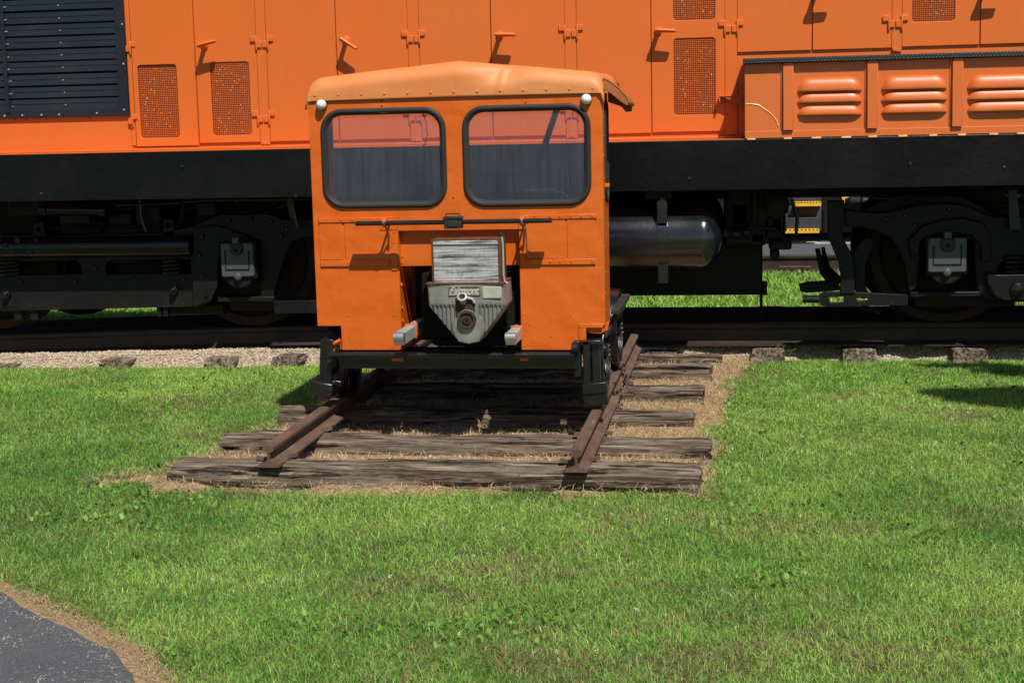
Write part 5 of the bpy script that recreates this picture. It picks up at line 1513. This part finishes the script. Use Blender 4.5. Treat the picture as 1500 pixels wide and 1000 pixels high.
tb_.build('trunk', M['bark'], tree)
pts = np.concatenate(pts); n = len(pts)
ax = rng.normal(size=(n, 3)); ax[:, 2] *= 0.5; ax /= np.linalg.norm(ax, axis=1)[:, None]
bx = np.cross(ax, rng.normal(size=(n, 3))); bx /= np.linalg.norm(bx, axis=1)[:, None]
s = rng.uniform(0.035, 0.065, n)[:, None]
co = np.stack([pts - ax * s, pts + bx * s * 0.55, pts + ax * s, pts - bx * s * 0.55], 1).reshape(-1, 3)
ix = np.arange(n)[:, None] * 4
tris = np.concatenate([ix + np.array([[0, 1, 2]]), ix + np.array([[0, 2, 3]])])
cc = np.array([0.055, 0.10, 0.022]) * rng.uniform(0.7, 1.4, (n, 1)); cc = np.repeat(np.concatenate([cc, np.ones((n, 1))], 1), 4, 0)
o = bpy.data.objects.new('crown', raw_mesh('crown', co, tris, cc, M['leaf'])); link(o, tree)

# ------------------------------------------------------------------ grass, straw, gravel
def blades(xy, h, w, lean, yaw, colr, name, mat, z=0.0, curl=1.0):
    n = len(xy)
    base = np.concatenate([xy, np.broadcast_to(np.asarray(z, float).reshape(-1, 1), (n, 1))], 1)
    side = np.stack([np.cos(yaw), np.sin(yaw), np.zeros(n)], 1)
    h = h[:, None]; w = w[:, None]
    up = np.array([0, 0, 1.0])
    l3 = np.concatenate([lean, np.zeros((n, 1))], 1)
    ln = np.linalg.norm(lean, axis=1)[:, None]
    mid = base + up * h * 0.58 * np.clip(1 - 0.25 * ln, .3, 1) + l3 * h * 0.35
    tip = base + up * h * np.clip(1 - 0.45 * ln * curl, 0.12, 1) + l3 * h * 1.0
    co = np.stack([base - side * w / 2, base + side * w / 2, mid - side * w * 0.42, mid + side * w * 0.42, tip], 1).reshape(-1, 3)
    ix = np.arange(n)[:, None] * 5
    tris = np.stack([ix + np.array([[0, 1, 3]]), ix + np.array([[0, 3, 2]]), ix + np.array([[2, 3, 4]])], 1).reshape(-1, 3)
    c = np.concatenate([colr, np.ones((n, 1))], 1)
    c5 = np.repeat(c[:, None, :], 5, 1)
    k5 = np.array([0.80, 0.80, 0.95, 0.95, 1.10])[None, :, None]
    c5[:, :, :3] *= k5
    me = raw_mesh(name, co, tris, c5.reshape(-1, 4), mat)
    o = bpy.data.objects.new(name, me); link(o)
    return o


def tie_mask(x, y):
    mk = np.zeros(x.shape, bool)
    for xl, xr, ya, yb in TIES: mk |= (x > xl - 0.01) & (x < xr + 0.01) & (y > ya - 0.005) & (y < yb + 0.01)
    return mk


NB = 520000
# denser towards the camera, where each blade shows larger
u = rng.random(NB * 2)
y = 4.05 + (10.95 - 4.05) * u ** 1.12
xc_ = -0.152 * y
hwid = 0.345 * y + 0.55
x = xc_ + (rng.random(NB * 2) * 2 - 1) * hwid
pd = path_dist(x, y)
pdn = pd + 0.20 * (fnoise(x * 6, y * 6, 31) - 0.5)
keep = (pd > 0.005) & (pdn > 0.03) & (rng.random(NB * 2) < np.clip((pdn - 0.02) / 0.12, 0.15, 1)) & (y < ball_edge(x) + 0.03 + 0.06 * (fnoise(x * 9, y, 12) - .5))
sm = straw_mask(x, y)
keep &= rng.random(NB * 2) > sm * 0.965
thin = fnoise(x * 2.2, y * 2.2, 14, 3)
keep &= rng.random(NB * 2) < np.clip(0.55 + 1.1 * (thin - 0.25), 0.5, 1)
x, y, sm, pdn = x[keep][:NB], y[keep][:NB], sm[keep][:NB], pdn[keep][:NB]; n = len(x)
pa = fnoise(x * 1.1, y * 1.1, 40, 3); pb = fnoise(x * 3.5, y * 3.5, 44, 3); pc = fnoise(x * 0.55, y * 0.55, 48, 2)
r1 = rng.random(n)
g_dark = np.array([0.082, 0.210, 0.026]); g_mid = np.array([0.165, 0.335, 0.048]); g_yel = np.array([0.285, 0.430, 0.080]); g_dry = np.array([0.40, 0.31, 0.15])
t = np.clip(0.5 + 1.1 * (pa - 0.5) + 1.0 * (pb - 0.5) + rng.normal(0, 0.32, n), 0, 1)[:, None]
c = np.where(t < 0.5, g_dark + (g_mid - g_dark) * t * 2, g_mid + (g_yel - g_mid) * (t - 0.5) * 2)
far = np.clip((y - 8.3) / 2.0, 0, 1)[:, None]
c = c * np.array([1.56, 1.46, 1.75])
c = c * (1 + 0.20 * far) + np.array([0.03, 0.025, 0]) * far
near_dry = np.clip(1 - np.abs(pdn) / 0.35, 0, 1) * 0.3 + np.clip(sm * 2, 0, 1) * 0.35
pdry = 0.085 + 0.50 * np.clip((fnoise(x * 1.7, y * 1.7, 60, 3) - 0.50) * 4, 0, 1) * np.clip(fnoise(x * 6, y * 6, 64, 2) * 2 - .4, 0, 1) + near_dry
dry = (rng.random(n) < pdry)[:, None]
c = np.where(dry, g_dry * rng.uniform(0.65, 1.15, (n, 1)), c) * rng.uniform(0.58, 1.42, (n, 1))
h = rng.uniform(0.018, 0.044, n) * (0.65 + 0.75 * fnoise(x * 8, y * 8, 47, 2)) * np.where(y > 8.6, 0.88, 1)
w = rng.uniform(0.0020, 0.0040, n) * (0.72 + 0.048 * y)
tall = rng.random(n) < 0.05
h = np.where(tall, h * 1.45, h); c = np.where(tall[:, None], c * 0.5 + np.array([0.17, 0.22, 0.10]), c)
la = rng.uniform(0, 6.28, n)
lm_ = np.abs(rng.normal(0.75, 0.40, n))
lean = np.stack([np.cos(la), np.sin(la)], 1) * lm_[:, None]
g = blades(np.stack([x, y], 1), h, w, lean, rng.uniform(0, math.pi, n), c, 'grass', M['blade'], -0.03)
tag(g, 'mown green lawn grass with brown flecks in front of the tracks', None, None, 'stuff')

# the lawn goes on to both sides, thinner
n = 90000
y = 3.6 + 7.3 * rng.random(n); sd_ = np.where(rng.random(n) < 0.5, -1.0, 1.0)
x = -0.152 * y + sd_ * (0.345 * y + 0.45 + 3.2 * rng.random(n))
kp = (path_dist(x, y) > 0.08) & (y < ball_edge(x) + 0.03)
x, y = x[kp], y[kp]; n = len(x)
t = np.clip(rng.normal(0.45, 0.3, n), 0, 1)[:, None]
c = (g_dark + (g_yel - g_dark) * t) * rng.uniform(0.9, 1.6, (n, 1))
la = rng.uniform(0, 6.28, n)
g = blades(np.stack([x, y], 1), rng.uniform(0.03, 0.06, n), rng.uniform(0.008, 0.014, n), np.stack([np.cos(la), np.sin(la)], 1) * 0.9, rng.uniform(0, math.pi, n), c, 'side_grass', M['blade'], -0.03)
tag(g, 'mown lawn grass further to the left and right of the small car', None, None, 'stuff')

# far lawn seen below the locomotive
n = 60000
y = 13.6 + (YG + 0.05 - 13.6) * rng.random(n) ** 1.1; x = -0.152 * y + (rng.random(n) * 2 - 1) * (0.36 * y)
t = np.clip(rng.normal(0.6, 0.3, n), 0, 1)[:, None]
c = (g_mid + (g_yel - g_mid) * t) * rng.uniform(1.1, 1.6, (n, 1))
la = rng.uniform(0, 6.28, n)
g = blades(np.stack([x, y], 1), rng.uniform(0.05, 0.10, n), rng.uniform(0.010, 0.018, n), np.stack([np.cos(la), np.sin(la)], 1) * 0.45, rng.uniform(0, math.pi, n), c, 'far_grass', M['blade'], np.interp(y, [13.5, 14.3], [-0.03, -0.15]))
tag(g, 'bright green grass beyond the locomotive, seen under its frame', None, None, 'stuff')

# dead straw round the ties, lying and sprouting
n0 = 150000
x = rng.uniform(-3.7, 0.5, n0); y = rng.uniform(6.6, 10.95, n0)
sm = straw_mask(x, y)
dens = np.clip(fnoise(x * 4, y * 4, 80, 3) * 1.6 - 0.05, 0.25, 1)
inner = (x > XL + .1) & (x < XR - .1)
kp = (rng.random(n0) < sm * dens * np.where(inner, 0.8, 1)) & ~tie_mask(x, y)
x, y = x[kp], y[kp]; n = len(x)
tt = rng.random((n, 1))
c = (np.array([0.60, 0.42, 0.22]) * (1 - tt) + np.array([0.82, 0.66, 0.42]) * tt) * rng.uniform(0.55, 1.15, (n, 1))
c = np.where(rng.random((n, 1)) < 0.16, np.array([[0.40, 0.20, 0.075]]) * rng.uniform(0.8, 1.3, (n, 1)), c)
la = rng.uniform(0, 6.28, n); lm_ = rng.uniform(0.5, 2.3, n)
s = blades(np.stack([x, y], 1), rng.uniform(0.02, 0.06, n) * np.where(rng.random(n) < .08, 1.5, 1), rng.uniform(0.0018, 0.0034, n), np.stack([np.cos(la), np.sin(la)], 1) * lm_[:, None], rng.uniform(0, math.pi, n), c, 'dead_grass', M['straw'], -0.005 + 0.016 * rng.random(n))
tag(s, 'dry straw coloured dead grass around the short ties', None, None, 'stuff')

# dry clippings on the path and its bare edge
n0 = 46000
x = rng.uniform(-4.4, -1.3, n0); y = rng.uniform(3.9, 6.4, n0)
x = np.concatenate([x, rng.uniform(-2.9, -1.75, 42000)]); y = np.concatenate([y, rng.uniform(4.1, 5.25, 42000)]); n0 = len(x)
pd = path_dist(x, y) + 0.05 * (fnoise(x * 7, y * 7, 33) - 0.5)
pe_ = np.exp(-((pd - 0.045) / 0.06) ** 2) * np.clip(0.2 + 1.6 * fnoise(x * 5, y * 5, 37, 2), 0, 1)
cl = np.clip((fnoise(x * 6, y * 6, 90, 3) - 0.42) * 3, 0.02, 1) * np.clip(-pd / 0.25, 0, 1) * 0.30
kp = rng.random(n0) < np.maximum(pe_ * 1.0, np.where(pd < 0, cl * 0.6, 0))
x, y, pd = x[kp], y[kp], pd[kp]; n = len(x)
c = np.where((pd < -0.02)[:, None], np.array([[0.58, 0.52, 0.43]]), np.array([[0.58, 0.42, 0.25]])) * rng.uniform(0.6, 1.1, (n, 1))
la = rng.uniform(0, 6.28, n)
onp = pd < -0.02
s = blades(np.stack([x, y], 1), np.where(onp, 0.010, 0.02) * rng.uniform(0.5, 1.6, n), rng.uniform(0.0020, 0.0036, n), np.stack([np.cos(la), np.sin(la)], 1) * np.where(onp, 1.7, 1.5)[:, None], rng.uniform(0, math.pi, n), c, 'dry_clippings', M['straw'], np.where(onp, 0.0075, -0.012))
tag(s, 'dry brown grass clippings along and on the asphalt path', None, None, 'stuff')

# clover and other broad leaves in patches
n0 = 60000
x = rng.uniform(-4.2, 2.6, n0); y = rng.uniform(4.2, 10.4, n0)
pt = fnoise(x * 1.4, y * 1.4, 100, 3)
kp = (pt > 0.60) & (rng.random(n0) < np.clip((pt - 0.58) * 4, 0, 0.55) * np.where(y < 7.4, 1, 0.30)) & (straw_mask(x, y) < 0.2) & (path_dist(x, y) > 0.12) & (y < ball_edge(x) - .15)
x, y = x[kp], y[kp]; n = len(x)
k5 = 6
ang = np.linspace(0, 2 * math.pi, k5, endpoint=False)
sz = rng.uniform(0.005, 0.011, n)[:, None, None]
nrm = rng.normal(0, 0.75, (n, 2))
ring = np.stack([np.broadcast_to(np.cos(ang), (n, k5)), np.broadcast_to(np.sin(ang) * 0.85, (n, k5)), np.zeros((n, k5))], 2) * sz
ring[:, :, 2] = ring[:, :, 0] * nrm[:, :1] + ring[:, :, 1] * nrm[:, 1:]
cen = np.stack([x, y, rng.uniform(-0.008, 0.020, n)], 1)[:, None, :]
co = np.concatenate([cen - np.array([0, 0, 0.002]), cen + ring], 1).reshape(-1, 3)
ix = np.arange(n)[:, None] * (k5 + 1)
tris = np.concatenate([ix + np.array([[0, 1 + j, 1 + (j + 1) % k5]]) for j in range(k5)])
c = np.array([0.165, 0.33, 0.05]) * rng.uniform(0.6, 1.3, (n, 1))
c = np.repeat(np.concatenate([c, np.ones((n, 1))], 1), k5 + 1, 0)
o = bpy.data.objects.new('clover', raw_mesh('clover', co, tris, c, M['blade'])); link(o)
tag(o, 'bright broad clover leaves growing in patches in the lawn', None, None, 'stuff')
fb = B()
for px_, py_ in ((380, 853), (308, 850), (415, 851), (575, 845), (740, 775), (843, 754), (900, 755), (974, 763), (931, 893), (871, 955), (812, 956), (690, 815)):
    p = at(px_ + random.uniform(-4, 4), py_, Z=0.03)
    for j in range(9):
        fb.dome((p[0] + random.uniform(-.006, .006), p[1] + random.uniform(-.006, .006), 0.028 + random.uniform(0, .012)), 0.0024, (random.uniform(-1, 1), random.uniform(-1, .3), 0.8), 5, 1.3)
fm = flat('clover_bloom', (0.55, 0.50, 0.45), 0.7)
tag(fb.build('clover_flowers', fm), 'small white clover flowers dotted in the lawn', None, None, 'stuff')

# loose stones on the gravel bed and between the ties
def stones(x, y, z, s, name, lab, lo, hi):
    n = len(x)
    base = np.array([[1, 0, 0], [-1, 0, 0], [0, 1, 0], [0, -1, 0], [0, 0, 1], [0, 0, -1]], float)
    v = base[None] * rng.uniform(0.55, 1.2, (n, 6, 1)) * s[:, None, None] * np.array([1, 1, 0.65])
    a = rng.uniform(0, 6.28, n); ca, sa = np.cos(a)[:, None], np.sin(a)[:, None]
    v = np.stack([v[:, :, 0] * ca - v[:, :, 1] * sa, v[:, :, 0] * sa + v[:, :, 1] * ca, v[:, :, 2] + v[:, :, 0] * rng.normal(0, .4, (n, 1))], 2)
    co = (v + np.stack([x, y, z], 1)[:, None, :]).reshape(-1, 3)
    f = np.array([[0, 2, 4], [2, 1, 4], [1, 3, 4], [3, 0, 4], [2, 0, 5], [1, 2, 5], [3, 1, 5], [0, 3, 5]])
    tris = (np.arange(n)[:, None, None] * 6 + f[None]).reshape(-1, 3)
    t = rng.random((n, 1)); c = lo + (hi - lo) * t; c = np.where(rng.random((n, 1)) < .12, c * np.array([[.55, .55, .6]]), c)
    c = np.repeat(np.concatenate([c, np.ones((n, 1))], 1), 6, 0)
    o = bpy.data.objects.new(name, raw_mesh(name, co, tris, c, M['stones'])); link(o)
    tag(o, lab, None, None, 'stuff')


n = 42000
x = rng.uniform(-5.9, 2.4, n); y = ball_edge(x) + rng.uniform(-0.05, 0.75, n) ** 1
y = np.where(rng.random(n) < .25, y + rng.uniform(0, 1.8, n), y)
stones(x, y, ball_z(x, y) + 0.003, rng.uniform(0.005, 0.013, n), 'ballast_stones', 'loose tan gravel stones along the big track', np.array([.34, .25, .165]), np.array([.68, .57, .43]))
n = 5000
x = rng.uniform(XL, XR, n); y = rng.uniform(7.1, 10.9, n); kp = ~tie_mask(x, y); x, y = x[kp], y[kp]
stones(x, y, np.full(len(x), 0.006), rng.uniform(0.005, 0.014, len(x)), 'track_stones', 'small pale stones between the rails of the short track', np.array([.30, .23, .15]), np.array([.62, .52, .38]))

# dried weed and green sprigs at the gravel edge
def weed(px_, py_, hgt, spread, n, name, lab, colr, zg=0.05, cat='weed'):
    p = at(px_, py_, Z=zg)
    wb = B(); r = random.Random(int(px_))
    for i in range(n):
        a = r.uniform(0, 6.28); q = r.uniform(.2, 1) * spread; hh = hgt * r.uniform(.5, 1)
        b0 = Vector((p[0], p[1], zg - 0.02)); m1 = b0 + Vector((math.cos(a) * q * .5, math.sin(a) * q * .5, hh * .6)); e = b0 + Vector((math.cos(a) * q, math.sin(a) * q, hh))
        wb.tube([b0, m1, e], [0.0022, 0.0018, 0.001], 4)
        for k in range(4):
            c = m1.lerp(e, k / 3); d = Vector((r.uniform(-1, 1), r.uniform(-1, 1), r.uniform(-.2, 1))).normalized() * r.uniform(.012, .028)
            sd = d.cross(Vector((0, 0, 1))).normalized() * 0.004
            v = [wb.b.verts.new(u) for u in (c - sd, c + sd, c + d)]; wb.b.faces.new(v)
    tag(wb.build(name, flat(name + '_tint', colr, 0.8, 0, 0.1, .3, 30), smooth=False), lab, cat)


weed(1206, 507, 0.11, 0.10, 34, 'dry_weed', 'brown dried tuft of weed standing on the gravel', (0.30, 0.13, 0.05))
weed(1141, 516, 0.07, 0.04, 7, 'green_sprig', 'green leafy sprig against the grey rounded tie end', (0.10, 0.16, 0.03))
weed(1156, 517, 0.06, 0.05, 6, 'green_sprig', 'green leafy sprig right of the grey rounded tie end', (0.10, 0.16, 0.03))
weed(1345, 506, 0.07, 0.015, 3, 'dry_stalk', 'pale dry stalk standing on gravel left of the squared tie end', (0.50, 0.36, 0.2), cat='stalk')
weed(1444, 507, 0.07, 0.02, 4, 'dry_stalk', 'pale forked dry stalk on gravel right of the squared tie end', (0.60, 0.45, 0.27), cat='stalk')
weed(1012, 690, 0.05, 0.06, 8, 'dry_tuft', 'straw tuft at the right end of the front tie', (0.55, 0.38, 0.2), 0.0)
weed(702, 628, 0.075, 0.02, 5, 'dry_stalk', 'tan dead stalk upright between the rails', (0.60, 0.45, 0.27), 0.04, cat='stalk')
